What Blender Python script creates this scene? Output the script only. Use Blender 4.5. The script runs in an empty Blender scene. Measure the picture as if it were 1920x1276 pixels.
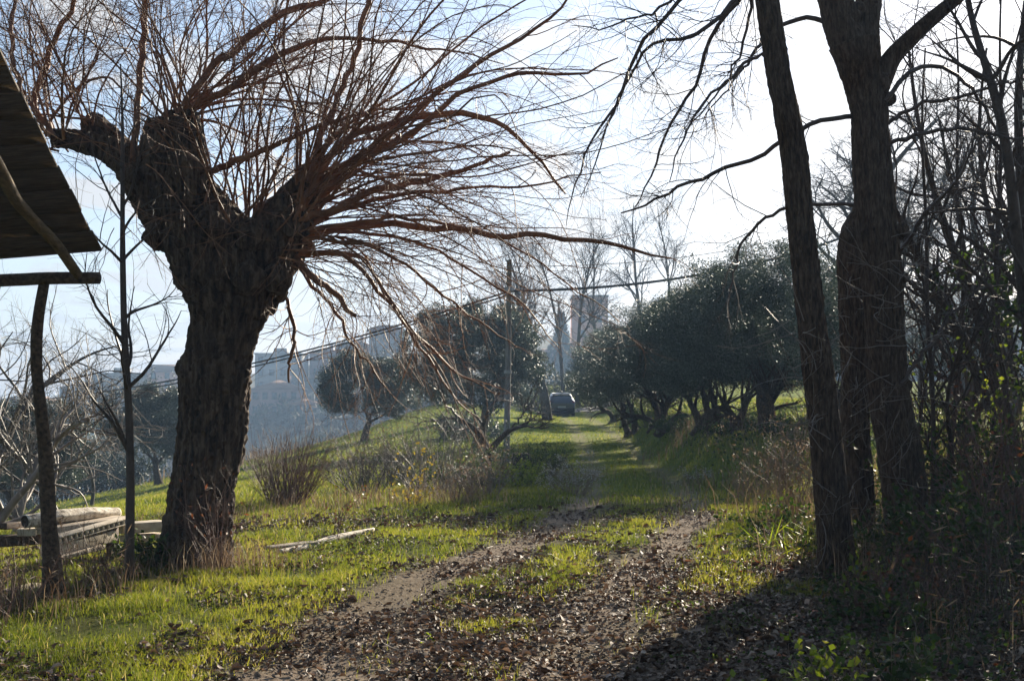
import bpy, math
import numpy as np
from mathutils import Vector

S = bpy.context.scene
COL = S.collection
R = math.radians

# ------------------------------------------------------------------ camera, world, sun, exposure
CAM_H = 1.6
PITCH = R(2.0)
SUN_AZ, SUN_EL = R(24), R(19.0)
SUNV = Vector((math.sin(SUN_AZ) * math.cos(SUN_EL), math.cos(SUN_AZ) * math.cos(SUN_EL), math.sin(SUN_EL)))

cam = bpy.data.cameras.new('camera')
cam.lens = 2637 / 1920 * 36
cam.sensor_width = 36
cam.clip_end = 3000
cam.dof.use_dof = False
cam.dof.focus_distance = 13.5
cam.dof.aperture_fstop = 6.3
camo = bpy.data.objects.new('camera', cam)
camo.location = (0, 0, CAM_H)
camo.rotation_euler = (math.pi / 2 + PITCH, 0, 0)
COL.objects.link(camo)
S.camera = camo

S.view_settings.view_transform = 'Standard'
S.view_settings.look = 'None'
S.view_settings.gamma = 1
S.view_settings.exposure = 1.42
S.cycles.use_denoising = True
S.cycles.denoising_prefilter = 'FAST'
S.cycles.max_bounces = 6
S.cycles.transparent_max_bounces = 4
S.cycles.volume_bounces = 0
S.cycles.sample_clamp_indirect = 3
S.cycles.sample_clamp_direct = 3.5

world = bpy.data.worlds.new('World')
S.world = world
world.use_nodes = True


def build_world():
    nt = world.node_tree
    N, L = nt.nodes, nt.links
    N.clear()

    def n(t, **k):
        o = N.new(t)
        for a, b in k.items():
            setattr(o, a, b)
        return o

    def math_(op, a, b=None, clamp=False):
        m = n('ShaderNodeMath', operation=op, use_clamp=clamp)
        for i, v in enumerate((a, b)):
            if v is None:
                continue
            if isinstance(v, (int, float)):
                m.inputs[i].default_value = v
            else:
                L.new(v, m.inputs[i])
        return m.outputs[0]

    out = n('ShaderNodeOutputWorld')
    bg = n('ShaderNodeBackground')
    bg.inputs['Strength'].default_value = 0.050
    sky = n('ShaderNodeTexSky', sky_type='NISHITA', sun_disc=False, sun_elevation=SUN_EL, sun_rotation=SUN_AZ)
    sky.air_density = 1.0
    sky.dust_density = 1.2
    tc = n('ShaderNodeTexCoord')
    sep = n('ShaderNodeSeparateXYZ')
    L.new(tc.outputs['Generated'], sep.inputs[0])
    z = math_('MAXIMUM', math_('ADD', sep.outputs['Z'], 0.10), 0.06)
    comb = n('ShaderNodeCombineXYZ')
    L.new(math_('DIVIDE', sep.outputs['X'], z), comb.inputs[0])
    L.new(math_('DIVIDE', sep.outputs['Y'], z), comb.inputs[1])
    mp = n('ShaderNodeMapping')
    mp.inputs['Rotation'].default_value = (0, 0, R(28))
    mp.inputs['Scale'].default_value = (1.5, 0.8, 1)
    mp.inputs['Location'].default_value = (3.3, 1.7, 0)
    L.new(comb.outputs[0], mp.inputs[0])
    nz = n('ShaderNodeTexNoise')
    nz.inputs['Scale'].default_value = 2.1
    nz.inputs['Detail'].default_value = 9
    nz.inputs['Roughness'].default_value = 0.58
    nz.inputs['Distortion'].default_value = 0.35
    L.new(mp.outputs[0], nz.inputs['Vector'])
    # closeness to the sun: clouds are lit through from behind there
    dot = n('ShaderNodeVectorMath', operation='DOT_PRODUCT')
    L.new(tc.outputs['Generated'], dot.inputs[0])
    dot.inputs[1].default_value = SUNV
    near = math_('POWER', math_('MAXIMUM', dot.outputs['Value'], 0.0), 2.0)
    cover = n('ShaderNodeMapRange')
    cover.interpolation_type = 'SMOOTHSTEP'
    cover.inputs['From Min'].default_value = 0.48
    cover.inputs['From Max'].default_value = 0.595
    L.new(math_('ADD', nz.outputs['Fac'], math_('MULTIPLY', near, 0.01)), cover.inputs['Value'])
    cl = n('ShaderNodeMix', data_type='RGBA')
    cl.inputs['A'].default_value = (.5, .6, .8, 1)
    cl.inputs['B'].default_value = (11.0, 10.9, 10.8, 1)
    L.new(near, cl.inputs['Factor'])
    # thin high veil that brightens towards the sun
    veil = n('ShaderNodeMix', data_type='RGBA')
    L.new(math_('ADD', math_('MULTIPLY', near, 0.62), 0.05), veil.inputs['Factor'])
    L.new(sky.outputs[0], veil.inputs['A'])
    veil.inputs['B'].default_value = (4.2, 6.4, 10.2, 1)
    mx = n('ShaderNodeMix', data_type='RGBA')
    L.new(math_('MULTIPLY', cover.outputs[0], 0.92), mx.inputs['Factor'])
    L.new(veil.outputs['Result'], mx.inputs['A'])
    L.new(cl.outputs['Result'], mx.inputs['B'])
    L.new(mx.outputs['Result'], bg.inputs['Color'])
    L.new(bg.outputs[0], out.inputs['Surface'])


build_world()

sl = bpy.data.lights.new('sun', 'SUN')
sl.energy = 5.0
sl.angle = R(0.55)
sl.color = (1.0, 0.88, 0.70)
so = bpy.data.objects.new('sun', sl)
so.rotation_euler = SUNV.to_track_quat('Z', 'Y').to_euler()
so.location = (10, 20, 30)
COL.objects.link(so)

# ------------------------------------------------------------------ helpers
F = 2637.0
CP, SP = math.cos(PITCH), math.sin(PITCH)


def ray(px, py):
    u, v = (px - 960) / F, (638 - py) / F
    return np.array((u, CP - v * SP, SP + v * CP))


def P(px, py, d):
    r = ray(px, py)
    t = d / r[1]
    return np.array((r[0] * t, d, CAM_H + r[2] * t))


def wpx(w, d):
    return w / F * d


def hash2(ix, iy, s):
    h = (ix.astype(np.int64) * 374761393 + iy.astype(np.int64) * 668265263 + s * 974634777) & 0x7fffffff
    h = ((h ^ (h >> 13)) * 1274126177) & 0x7fffffff
    return ((h ^ (h >> 16)) & 0xffff) / 65535.0


def vn(x, y, s=0):
    x, y = np.asarray(x, float), np.asarray(y, float)
    ix, iy = np.floor(x), np.floor(y)
    fx, fy = x - ix, y - iy
    fx, fy = fx * fx * (3 - 2 * fx), fy * fy * (3 - 2 * fy)
    a, b = hash2(ix, iy, s), hash2(ix + 1, iy, s)
    c, d = hash2(ix, iy + 1, s), hash2(ix + 1, iy + 1, s)
    return (a + (b - a) * fx) * (1 - fy) + (c + (d - c) * fx) * fy


def fbm(x, y, s=0, o=3):
    t, a, k = 0, 0.5, 1
    for i in range(o):
        t = t + a * vn(x * k, y * k, s + i * 17)
        a *= 0.5
        k *= 2.03
    return t / (1 - 0.5 ** o)


def sst(x, a, b):
    t = np.clip((x - a) / (b - a), 0, 1)
    return t * t * (3 - 2 * t)


def softplus(x, s=1.0):
    return s * np.logaddexp(0, np.asarray(x) / s)


def xc(y):
    return np.interp(y, [0, 4, 8, 10.5, 12.8, 17.5, 21, 30, 45, 60, 75, 92, 110, 130],
                     [-1.1, -.9, -.45, -.2, .43, 1.5, 1.9, 2.6, 3.3, 3.75, 4.0, 4.1, 5.5, 9])


def ground_z(x, y):
    x, y = np.asarray(x, float), np.asarray(y, float)
    zc = np.interp(y, [-10, 20, 25, 30, 45, 70, 92, 98, 104, 112, 118, 126, 140],
                   [0, 0, -.12, -.28, -.6, -.42, -.2, .1, .7, 1.7, 2.0, 2.0, 1.6])
    u = x - xc(y)
    hb = np.interp(y, [0, 14, 19, 22, 28, 36, 45, 70, 90, 110, 125], [.8, .9, .45, .45, .95, 1.0, 1.15, 1.4, 1.2, .6, 0])
    e = np.interp(y, [0, 12, 15, 18, 22, 30, 45, 90], [3.2, 2.75, 2.0, 1.6, 1.35, .95, 1.0, 1.4])
    wb = np.interp(y, [16, 24, 50, 90], [2.6, 1.5, 1.6, 2.4])
    z = zc + hb * sst(u, e, e + wb)
    z = z - 0.2 * softplus(-(x + 5.5), 1.3)
    z = z + 1.15 * np.exp(-((x + 3.5) / 4.5) ** 2 - ((y - 80) / 11) ** 2)
    yr = np.interp(x, [-40, -20, -8, -2, 1, 4, 30], [70, 76, 84, 95, 116, 128, 132])
    z = z - 0.33 * softplus(y - yr, 3.0)
    z = z + .05 * (vn(x * .8, y * .8, 3) - .5) + .025 * (vn(x * 2.7, y * 2.7, 5) - .5) + .10 * (vn(x * .17, y * .17, 9) - .5)
    z = z - .04 * np.exp(-((np.abs(u) - .8) / .28) ** 2) * np.clip((60 - y) / 40, 0.25, 1)
    return z


def G(px, py, dmin=4.0, dmax=140.0):
    r = ray(px, py)
    for d in np.arange(dmin, dmax, 0.05):
        t = d / r[1]
        if CAM_H + r[2] * t <= ground_z(r[0] * t, d):
            return np.array((r[0] * t, d, float(ground_z(r[0] * t, d))))
    return P(px, py, dmax)


def on(px, d, dz=0.0):
    x = (px - 960) / F * d
    return np.array((x, d, float(ground_z(x, d)) + dz))


# ---- grass / dirt masks shared by ground colour and scattering
def u_of(x, y):
    return x - xc(y) + .28 * (fbm(x * .9, y * .9, 21) - .5)


def dirt_mask(x, y):
    u = u_of(x, y)
    rut = np.exp(-(np.abs((np.abs(u) - .82) / np.interp(y, [10, 15], [.42, .34]))) ** 3)
    near = sst(y, 12.5, 8.0) * sst(u, -1.5, -.9) * sst(u, 2.6, 1.7) * .95
    m = np.maximum(rut, near)
    far = np.interp(y, [0, 17, 21, 26, 45, 95], [1, 1, .85, .5, .42, .40])
    blot = sst(fbm(x * 1.3, y * 1.3, 33), .36, .60)
    side = .55 * blot * sst(u, 0.9, 1.4) * sst(y, 15.5, 12.0)
    return np.clip(np.maximum(m * far * (.75 + .5 * blot), side), 0, 1)


def grass_mask(x, y):
    u = u_of(x, y)
    b = fbm(x * 1.7, y * 1.7, 41)
    g = np.ones_like(x)
    g = g * (1 - np.clip(dirt_mask(x, y) * 1.35, 0, 1))
    strip = np.exp(-(u / .45) ** 4)
    g = np.where(np.abs(u) < .6, strip * sst(b, .40, .60) * np.clip((y - 7.8) / 2.5, .08, 1), g)
    right = (u > .6) & (y < 19)
    kk = .3 * sst(y, 12.5, 14.5)
    g = np.where(right, g * sst(b, .42 - kk, .62 - kk) * np.interp(y, [5, 9, 12, 14, 15.5], [.12, .3, .6, 1.2, 1.6]) *
                 np.interp(u, [.6, 1.6, 2.6, 3.4], [.8, 1, .7, .25]), g)
    leftz = sst(fbm(x * .9, y * .9, 55), .25, .42)
    g = np.where(u < -1.0, g * np.maximum(leftz, .45), g)
    # band of old leaves and bare soil left of the track
    band = np.exp(-((y - (17.0 + .25 * (x + 2))) / .75) ** 2) * sst(x, -4.2, -3.2) * sst(x, 0.4, -.6)
    return np.clip(g * (1 - .9 * band), 0, 1)


def litter_mask(x, y):
    u = u_of(x, y)
    b = fbm(x * 1.1, y * 1.1, 61)
    m = sst(u, -1.9, -1.1) * np.interp(u, [-1.2, -.95, -.65, -.3, .4, .7, 1.0, 1.4, 2.5, 4.2, 5], [.8, .35, .2, .7, .8, .35, .35, .8, .9, 1, .5]) * sst(b, .2, .55)
    m = m * np.interp(y, [4, 9, 12, 15, 19, 24], [1, 1, .7, .4, .15, 0])
    band = np.exp(-((y - (17.0 + .25 * (x + 2))) / .7) ** 2) * sst(x, -4.6, -3.2) * sst(x, 0.6, -.6)
    return np.clip(np.maximum.reduce([m, .9 * band, .42 * sst(b, .3, .6) * (y < 19)]), 0, 1)


# ---- mesh building
def mesh_data(name, V, faces, attrs=None, smooth=False):
    """faces: list of int arrays (M,k)"""
    me = bpy.data.meshes.new(name)
    V = np.ascontiguousarray(V, dtype=np.float32)
    me.vertices.add(len(V))
    me.vertices.foreach_set('co', V.ravel())
    faces = [np.asarray(f, dtype=np.int32) for f in faces if len(f)]
    nl = sum(f.size for f in faces)
    npoly = sum(len(f) for f in faces)
    me.loops.add(nl)
    me.polygons.add(npoly)
    me.loops.foreach_set('vertex_index', np.concatenate([f.ravel() for f in faces]))
    ls, o = [], 0
    for f in faces:
        ls.append(o + np.arange(len(f)) * f.shape[1])
        o += f.size
    me.polygons.foreach_set('loop_start', np.concatenate(ls).astype(np.int32))
    if smooth:
        me.polygons.foreach_set('use_smooth', np.ones(npoly, dtype=bool))
    me.update(calc_edges=True)
    for k, v in (attrs or {}).items():
        a = me.attributes.new(k, 'FLOAT', 'POINT')
        a.data.foreach_set('value', np.ascontiguousarray(v, dtype=np.float32))
    return me


def link(name, me, mat=None, parent=None, loc=None):
    o = bpy.data.objects.new(name, me)
    COL.objects.link(o)
    if mat is not None and me is not None and not me.materials:
        me.materials.append(mat)
    if parent is not None:
        o.parent = parent
    if loc is not None:
        o.location = loc
    return o


def tag(o, label, cat, group=None):
    o['label'] = label
    o['category'] = cat
    if group:
        o['group'] = group
    return o


def thing(name, label, cat, loc=(0, 0, 0), group=None, rz=0.0):
    o = link(name, None)
    o.location = loc
    o.rotation_euler = (0, 0, rz)
    return tag(o, label, cat, group)


def dup(root, loc, rz=0.0, sc=1.0, label=None):
    c = root.copy()
    COL.objects.link(c)
    c.location = loc
    c.rotation_euler = (0, 0, rz)
    c.scale = (sc, sc, sc) if np.isscalar(sc) else sc
    if label:
        c['label'] = label
    for ch in list(root.children):
        k = ch.copy()
        COL.objects.link(k)
        k.parent = c
        for g in list(ch.children):
            q = g.copy()
            COL.objects.link(q)
            q.parent = k
    return c


class MB:
    def __init__(s):
        s.V, s.F, s.A, s.n = [], [], [], 0

    def add(s, V, faces, tint=0.5):
        V = np.asarray(V, float).reshape(-1, 3)
        for f in faces:
            f = np.asarray(f)
            if len(f):
                s.F.append(f + s.n)
        s.V.append(V)
        s.A.append(np.broadcast_to(np.asarray(tint, float), (len(V),)))
        s.n += len(V)
        return s

    def data(s, name, smooth=False, origin=None):
        V = np.concatenate(s.V)
        if origin is not None:
            V = V - np.asarray(origin)
        # faces with equal width together
        ks = {}
        for f in s.F:
            ks.setdefault(f.shape[1], []).append(f)
        return mesh_data(name, V, [np.concatenate(v) for v in ks.values()], {'tint': np.concatenate(s.A)}, smooth)

    def obj(s, name, mat, parent=None, smooth=False, origin=None):
        return link(name, s.data(name, smooth, origin), mat, parent)

    # oriented beam between two points
    def beam(s, a, b, w, h, tint=.5, up=(0, 0, 1)):
        a, b = np.asarray(a, float), np.asarray(b, float)
        t = (b - a) / np.linalg.norm(b - a)
        sd = np.cross(t, up)
        sd /= np.linalg.norm(sd)
        u = np.cross(sd, t)
        V = [p + sd * i * w / 2 + u * j * h / 2 for p in (a, b) for i, j in ((-1, -1), (1, -1), (1, 1), (-1, 1))]
        return s.add(V, [[(3, 2, 1, 0), (4, 5, 6, 7), (0, 1, 5, 4), (1, 2, 6, 5), (2, 3, 7, 6), (3, 0, 4, 7)]], tint)

    def box(s, lo, hi, tint=.5):
        lo, hi = np.asarray(lo, float), np.asarray(hi, float)
        V = [(x, y, z) for z in (lo[2], hi[2]) for x, y in ((lo[0], lo[1]), (hi[0], lo[1]), (hi[0], hi[1]), (lo[0], hi[1]))]
        return s.add(V, [[(3, 2, 1, 0), (4, 5, 6, 7), (0, 1, 5, 4), (1, 2, 6, 5), (2, 3, 7, 6), (3, 0, 4, 7)]], tint)

    def tubes(s, Pn, Rn, sides, tint=.5, cap=False):
        Pn = np.asarray(Pn, float)
        Rn = np.asarray(Rn, float)
        if Pn.ndim == 2:
            Pn, Rn = Pn[None], Rn[None]
        N, K, _ = Pn.shape
        T = np.gradient(Pn, axis=1)
        T /= np.linalg.norm(T, axis=2, keepdims=True) + 1e-9
        m = np.abs(T.mean(1))
        ref = np.eye(3)[np.argmin(m, axis=1)][:, None, :]
        n1 = np.cross(T, ref)
        n1 /= np.linalg.norm(n1, axis=2, keepdims=True) + 1e-9
        n2 = np.cross(T, n1)
        a = np.arange(sides) * 2 * np.pi / sides
        V = Pn[:, :, None, :] + Rn[:, :, None, None] * (np.cos(a)[:, None] * n1[:, :, None, :] + np.sin(a)[:, None] * n2[:, :, None, :])
        base = (np.arange(N) * K * sides)[:, None, None] + (np.arange(K - 1) * sides)[None, :, None]
        j = np.arange(sides)
        j2 = (j + 1) % sides
        q = np.stack([base + j, base + j2, base + sides + j2, base + sides + j], -1).reshape(-1, 4)
        tt = tint if np.isscalar(tint) else np.repeat(np.asarray(tint), K * sides)
        fs = [q]
        V = V.reshape(-1, 3)
        if cap and N == 1:
            V = np.concatenate([V, Pn[0, :1], Pn[0, -1:]])
            c0, c1 = K * sides, K * sides + 1
            o = (K - 1) * sides
            fs = [q, np.array([(c0, k, (k + 1) % sides) for k in range(sides)]),
                  np.array([(c1, o + (k + 1) % sides, o + k) for k in range(sides)])]
        return s.add(V, fs, tt)


def unit(v):
    return v / (np.linalg.norm(v, axis=-1, keepdims=True) + 1e-9)


def grow(rng, p0, d0, L, K, wander=.1, lift=0.0, bias=None):
    p0, d0 = np.atleast_2d(p0).astype(float), unit(np.atleast_2d(d0).astype(float))
    N = len(p0)
    L = np.broadcast_to(np.asarray(L, float), (N,))
    lift = np.broadcast_to(np.asarray(lift, float), (N,))
    out = np.empty((N, K, 3))
    out[:, 0] = p0
    d = d0.copy()
    w = rng.normal(0, 1, (N, 3))
    for i in range(1, K):
        w = .55 * w + rng.normal(0, 1, (N, 3)) * .8
        d = d + w * wander
        d[:, 2] += lift / (K - 1)
        if bias is not None:
            d = d + np.asarray(bias) / (K - 1)
        d = unit(d)
        out[:, i] = out[:, i - 1] + d * (L / (K - 1))[:, None]
    return out


def taper(r0, r1, K, pw=1.0):
    r0 = np.atleast_1d(np.asarray(r0, float))
    t = (np.arange(K) / (K - 1)) ** pw
    r1 = np.broadcast_to(np.asarray(r1, float), r0.shape)
    return r0[:, None] * (1 - t) + r1[:, None] * t


def spawn(rng, PP, RR, n, t0, t1, ang, Lr, rfac, rmax):
    """children off every parent polyline"""
    N, K, _ = PP.shape
    idx = np.repeat(np.arange(N), n)
    M = len(idx)
    t = rng.uniform(t0, t1, M)
    f = t * (K - 1)
    i = np.minimum(f.astype(int), K - 2)
    w = (f - i)[:, None]
    p = PP[idx, i] * (1 - w) + PP[idx, i + 1] * w
    T = unit(PP[idx, i + 1] - PP[idx, i])
    rp = RR[idx, i] * (1 - w[:, 0]) + RR[idx, i + 1] * w[:, 0]
    v = unit(np.cross(T, rng.normal(0, 1, (M, 3))))
    a = rng.uniform(ang[0], ang[1], M)[:, None]
    d = T * np.cos(a) + v * np.sin(a)
    L = rng.uniform(Lr[0], Lr[1], M) * (1.15 - .6 * t)
    r = np.minimum(rp * rfac, rmax)
    return p, d, L, r, idx


def leaves(rng, pts, L, W, up=.5, droop=0.0, dirs=None):
    """diamond leaves, folded slightly; returns V (N*4,3), F (N,4)"""
    N = len(pts)
    d = unit(rng.normal(0, 1, (N, 3)) + np.array((0, 0, up - droop))) if dirs is None else unit(dirs)
    sd = unit(np.cross(d, rng.normal(0, 1, (N, 3))))
    nrm = np.cross(sd, d)
    l = (L * rng.uniform(.65, 1.25, N))[:, None]
    w = (W * rng.uniform(.7, 1.2, N))[:, None]
    V = np.empty((N, 4, 3))
    V[:, 0] = pts
    V[:, 1] = pts + d * l * .45 + sd * w * .5 + nrm * w * .15
    V[:, 2] = pts + d * l
    V[:, 3] = pts + d * l * .45 - sd * w * .5 + nrm * w * .15
    return V.reshape(-1, 3), np.arange(N * 4).reshape(N, 4)


# ---- materials
def newmat(name):
    m = bpy.data.materials.new(name)
    m.use_nodes = True
    nt = m.node_tree
    return m, nt, nt.nodes['Principled BSDF'], nt.nodes['Material Output']


def ramp(nt, fac, stops):
    r = nt.nodes.new('ShaderNodeValToRGB')
    el = r.color_ramp.elements
    while len(el) < len(stops):
        el.new(0.5)
    for e, (p, c) in zip(el, stops):
        e.position = p
        e.color = (*c, 1)
    nt.links.new(fac, r.inputs[0])
    return r.outputs[0]


def noise_tex(nt, scale, detail=4, rough=.6, stretch=None, coord='Object'):
    tc = nt.nodes.new('ShaderNodeTexCoord')
    nz = nt.nodes.new('ShaderNodeTexNoise')
    nz.inputs['Scale'].default_value = scale
    nz.inputs['Detail'].default_value = detail
    nz.inputs['Roughness'].default_value = rough
    if stretch:
        mp = nt.nodes.new('ShaderNodeMapping')
        mp.inputs['Scale'].default_value = stretch
        nt.links.new(tc.outputs[coord], mp.inputs[0])
        nt.links.new(mp.outputs[0], nz.inputs['Vector'])
    else:
        nt.links.new(tc.outputs[coord], nz.inputs['Vector'])
    return nz.outputs['Fac']


def bump(nt, bsdf, h, dist, strength=1.0):
    b = nt.nodes.new('ShaderNodeBump')
    b.inputs['Distance'].default_value = dist
    b.inputs['Strength'].default_value = strength
    nt.links.new(h, b.inputs['Height'])
    nt.links.new(b.outputs[0], bsdf.inputs['Normal'])


def mat_rough(name, stops, scale=6, stretch=None, rough=.85, bd=0.0, detail=6, spec=.3, coord='Object'):
    m, nt, b, o = newmat(name)
    f = noise_tex(nt, scale, detail, .65, stretch, coord)
    nt.links.new(ramp(nt, f, stops), b.inputs['Base Color'])
    b.inputs['Roughness'].default_value = rough
    b.inputs['Specular IOR Level'].default_value = spec
    if bd:
        bump(nt, b, f, bd)
    return m


def mat_leaf(name, stops, transl=.45, tcol=None, rough=.5, spec=.4):
    m, nt, b, o = newmat(name)
    at = nt.nodes.new('ShaderNodeAttribute')
    at.attribute_name = 'tint'
    c = ramp(nt, at.outputs['Fac'], stops)
    nt.links.new(c, b.inputs['Base Color'])
    b.inputs['Roughness'].default_value = rough
    b.inputs['Specular IOR Level'].default_value = spec
    tr = nt.nodes.new('ShaderNodeBsdfTranslucent')
    if tcol:
        mxc = nt.nodes.new('ShaderNodeMix')
        mxc.data_type = 'RGBA'
        mxc.blend_type = 'MULTIPLY'
        mxc.inputs['Factor'].default_value = 1
        nt.links.new(c, mxc.inputs['A'])
        mxc.inputs['B'].default_value = (*tcol, 1)
        nt.links.new(mxc.outputs['Result'], tr.inputs['Color'])
    else:
        nt.links.new(c, tr.inputs['Color'])
    mx = nt.nodes.new('ShaderNodeMixShader')
    mx.inputs[0].default_value = transl
    nt.links.new(b.outputs[0], mx.inputs[1])
    nt.links.new(tr.outputs[0], mx.inputs[2])
    nt.links.new(mx.outputs[0], o.inputs['Surface'])
    return m


M = {}
M['willow_bark'] = mat_rough('willow_bark', [(.36, (.012, .007, .004)), (.50, (.066, .041, .026)), (.66, (.17, .12, .082))], 20, (1, 1, .16), .9, .06)
M['grey_bark'] = mat_rough('grey_bark', [(.34, (.022, .014, .009)), (.5, (.070, .046, .030)), (.68, (.150, .105, .073))], 42, (1, 1, .22), .9, .03)
M['shoot_bark'] = mat_rough('shoot_bark', [(.3, (.08, .034, .015)), (.55, (.21, .092, .040)), (.75, (.30, .16, .08))], 5, None, .6, 0, 3, .4)
M['twig_bark'] = mat_rough('twig_bark', [(.3, (.030, .020, .015)), (.7, (.085, .058, .044))], 6, None, .55, 0, 3, .45)
M['pale_twig'] = mat_rough('pale_twig', [(.3, (.10, .08, .065)), (.7, (.24, .20, .17))], 6, None, .5, 0, 3, .5)
M['dark_twig'] = mat_rough('dark_twig', [(.3, (.024, .015, .010)), (.7, (.085, .058, .042))], 8, None, .65, 0, 3, .35)
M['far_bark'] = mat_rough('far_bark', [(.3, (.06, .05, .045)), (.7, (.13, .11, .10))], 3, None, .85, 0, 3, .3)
M['red_twig'] = mat_rough('red_twig', [(.3, (.07, .030, .022)), (.7, (.17, .085, .060))], 6, None, .55, 0, 3, .45)
M['grass'] = mat_leaf('grass', [(0, (.085, .115, .018)), (.4, (.20, .225, .030)), (.72, (.31, .305, .045)), (.88, (.36, .31, .10)), (1, (.42, .34, .19))], .55, (1.1, 1.1, .62), .55, .2)
M['dry_grass'] = mat_leaf('dry_grass', [(0, (.10, .055, .030)), (.5, (.20, .13, .075)), (1, (.34, .26, .17))], .35, None, .6, .3)
M['litter'] = mat_leaf('litter', [(0, (.028, .019, .013)), (.4, (.098, .070, .050)), (.72, (.20, .150, .112)), (.93, (.38, .305, .24)), (1, (.42, .11, .025))], .13, (1.2, .9, .7), .65, .14)
M['olive_leaf'] = mat_leaf('olive_leaf', [(0, (.014, .026, .015)), (.6, (.045, .066, .042)), (1, (.17, .20, .165))], .25, None, .42, .42)
M['ivy_leaf'] = mat_leaf('ivy_leaf', [(0, (.014, .028, .009)), (.6, (.042, .074, .018)), (1, (.10, .135, .035))], .38, (1.2, 1.2, .5), .55, .25)
M['fresh_lit_leaf'] = mat_leaf('fresh_lit_leaf', [(0, (.09, .14, .02)), (.6, (.20, .27, .035)), (1, (.36, .36, .06))], .55, (1.3, 1.2, .5), .4, .4)  # brightened to stand for backlight where no sun reaches the weeds
M['yellow_leaf'] = mat_leaf('yellow_leaf', [(0, (.22, .16, .02)), (1, (.42, .30, .03))], .5, None, .5, .3)
M['rust_leaf'] = mat_leaf('rust_leaf', [(0, (.06, .025, .014)), (1, (.26, .085, .03))], .35, None, .5, .3)
M['seed_fluff'] = mat_leaf('seed_fluff', [(0, (.28, .26, .23)), (1, (.55, .53, .50))], .4, None, .7, .2)
M['evergreen'] = mat_leaf('evergreen', [(0, (.020, .035, .018)), (1, (.06, .08, .04))], .2, None, .6, .3)
M['old_wood'] = mat_rough('old_wood', [(.3, (.17, .13, .09)), (.5, (.40, .33, .25)), (.7, (.58, .50, .40))], 10, (.25, 4, 4), .85, .01)
M['pale_log'] = mat_rough('pale_log', [(.34, (.10, .07, .045)), (.45, (.46, .39, .30)), (.62, (.74, .68, .57))], 9, (.6, 2.2, 2.2), .8, .012)
M['end_grain'] = mat_rough('end_grain', [(.3, (.02, .014, .01)), (.7, (.07, .05, .035))], 20, None, .9)
M['concrete'] = mat_rough('concrete', [(.3, (.30, .25, .18)), (.55, (.50, .43, .33)), (.75, (.62, .55, .45))], 11, None, .9, .006)
M['dark_wood'] = mat_rough('dark_wood', [(.34, (.020, .013, .009)), (.66, (.13, .085, .055))], 9, (4, .5, 4), .8, .008)
M['roof_board'] = mat_rough('roof_board', [(.3, (.022, .015, .009)), (.55, (.075, .050, .028)), (.75, (.13, .10, .055))], 8, (.5, 6, 6), .8, .005)
M['rafter_wood'] = mat_rough('rafter_wood', [(.3, (.05, .035, .02)), (.6, (.17, .115, .06)), (.8, (.28, .20, .12))], 9, (4, .7, 4), .8, .012)
M['sheet'] = mat_rough('sheet', [(.3, (.25, .30, .36)), (.7, (.42, .48, .55))], 5, None, .4)
M['pole_wood'] = mat_rough('pole_wood', [(.3, (.12, .108, .10)), (.7, (.26, .24, .23))], 12, (3, 3, .3), .8, .004)
M['cable'] = mat_rough('cable', [(.3, (.02, .02, .022)), (.7, (.05, .05, .055))], 4, None, .5)
M['steel'] = mat_rough('steel', [(.3, (.25, .25, .26)), (.7, (.40, .40, .41))], 8, None, .45)


def car_paint():
    m, nt, b, o = newmat('car_paint')
    f = noise_tex(nt, 3, 3)
    nt.links.new(ramp(nt, f, [(.3, (.04, .05, .07)), (.7, (.055, .066, .09))]), b.inputs['Base Color'])
    b.inputs['Metallic'].default_value = .3
    b.inputs['Roughness'].default_value = .28
    b.inputs['Coat Weight'].default_value = .8
    b.inputs['Coat Roughness'].default_value = .22
    return m


M['car_paint'] = car_paint()
M['car_glass'] = mat_rough('car_glass', [(.3, (.008, .012, .016)), (.7, (.012, .018, .024))], 2, None, .08, 0, 2, .6)
M['tail_lamp'] = mat_rough('tail_lamp', [(.3, (.40, .015, .012)), (.7, (.55, .03, .02))], 12, None, .2, 0, 2, .6)
M['rubber'] = mat_rough('rubber', [(.3, (.010, .010, .010)), (.7, (.022, .021, .020))], 14, None, .8)
M['plate'] = mat_rough('plate', [(.3, (.32, .32, .31)), (.7, (.40, .40, .39))], 8, None, .4)


def ground_material():
    m, nt, b, o = newmat('ground_soil')
    at = nt.nodes.new('ShaderNodeAttribute')
    at.attribute_name = 'dirt'
    gr = nt.nodes.new('ShaderNodeAttribute')
    gr.attribute_name = 'green'
    f1 = noise_tex(nt, 2.2, 8, .7)
    f2 = noise_tex(nt, 26, 6, .7)
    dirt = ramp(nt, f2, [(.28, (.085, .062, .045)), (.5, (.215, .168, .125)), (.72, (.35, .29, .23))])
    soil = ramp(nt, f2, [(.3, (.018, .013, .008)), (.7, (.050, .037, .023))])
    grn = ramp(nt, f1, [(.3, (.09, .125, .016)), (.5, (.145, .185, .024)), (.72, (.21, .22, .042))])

    def mix(a, c, fac):
        x = nt.nodes.new('ShaderNodeMix')
        x.data_type = 'RGBA'
        nt.links.new(a, x.inputs['A'])
        nt.links.new(c, x.inputs['B'])
        nt.links.new(fac, x.inputs['Factor'])
        return x.outputs['Result']
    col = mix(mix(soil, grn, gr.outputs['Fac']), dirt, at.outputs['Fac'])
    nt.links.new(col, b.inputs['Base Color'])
    b.inputs['Roughness'].default_value = 1
    b.inputs['Specular IOR Level'].default_value = .03
    bump(nt, b, f2, .02)
    return m


M['ground'] = ground_material()

# ------------------------------------------------------------------ terrain
rng = np.random.default_rng(11)


def axis(segs):
    out = []
    for a, b, st in segs:
        out.append(np.arange(a, b, st))
    out.append([segs[-1][1]])
    return np.concatenate(out)


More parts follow.
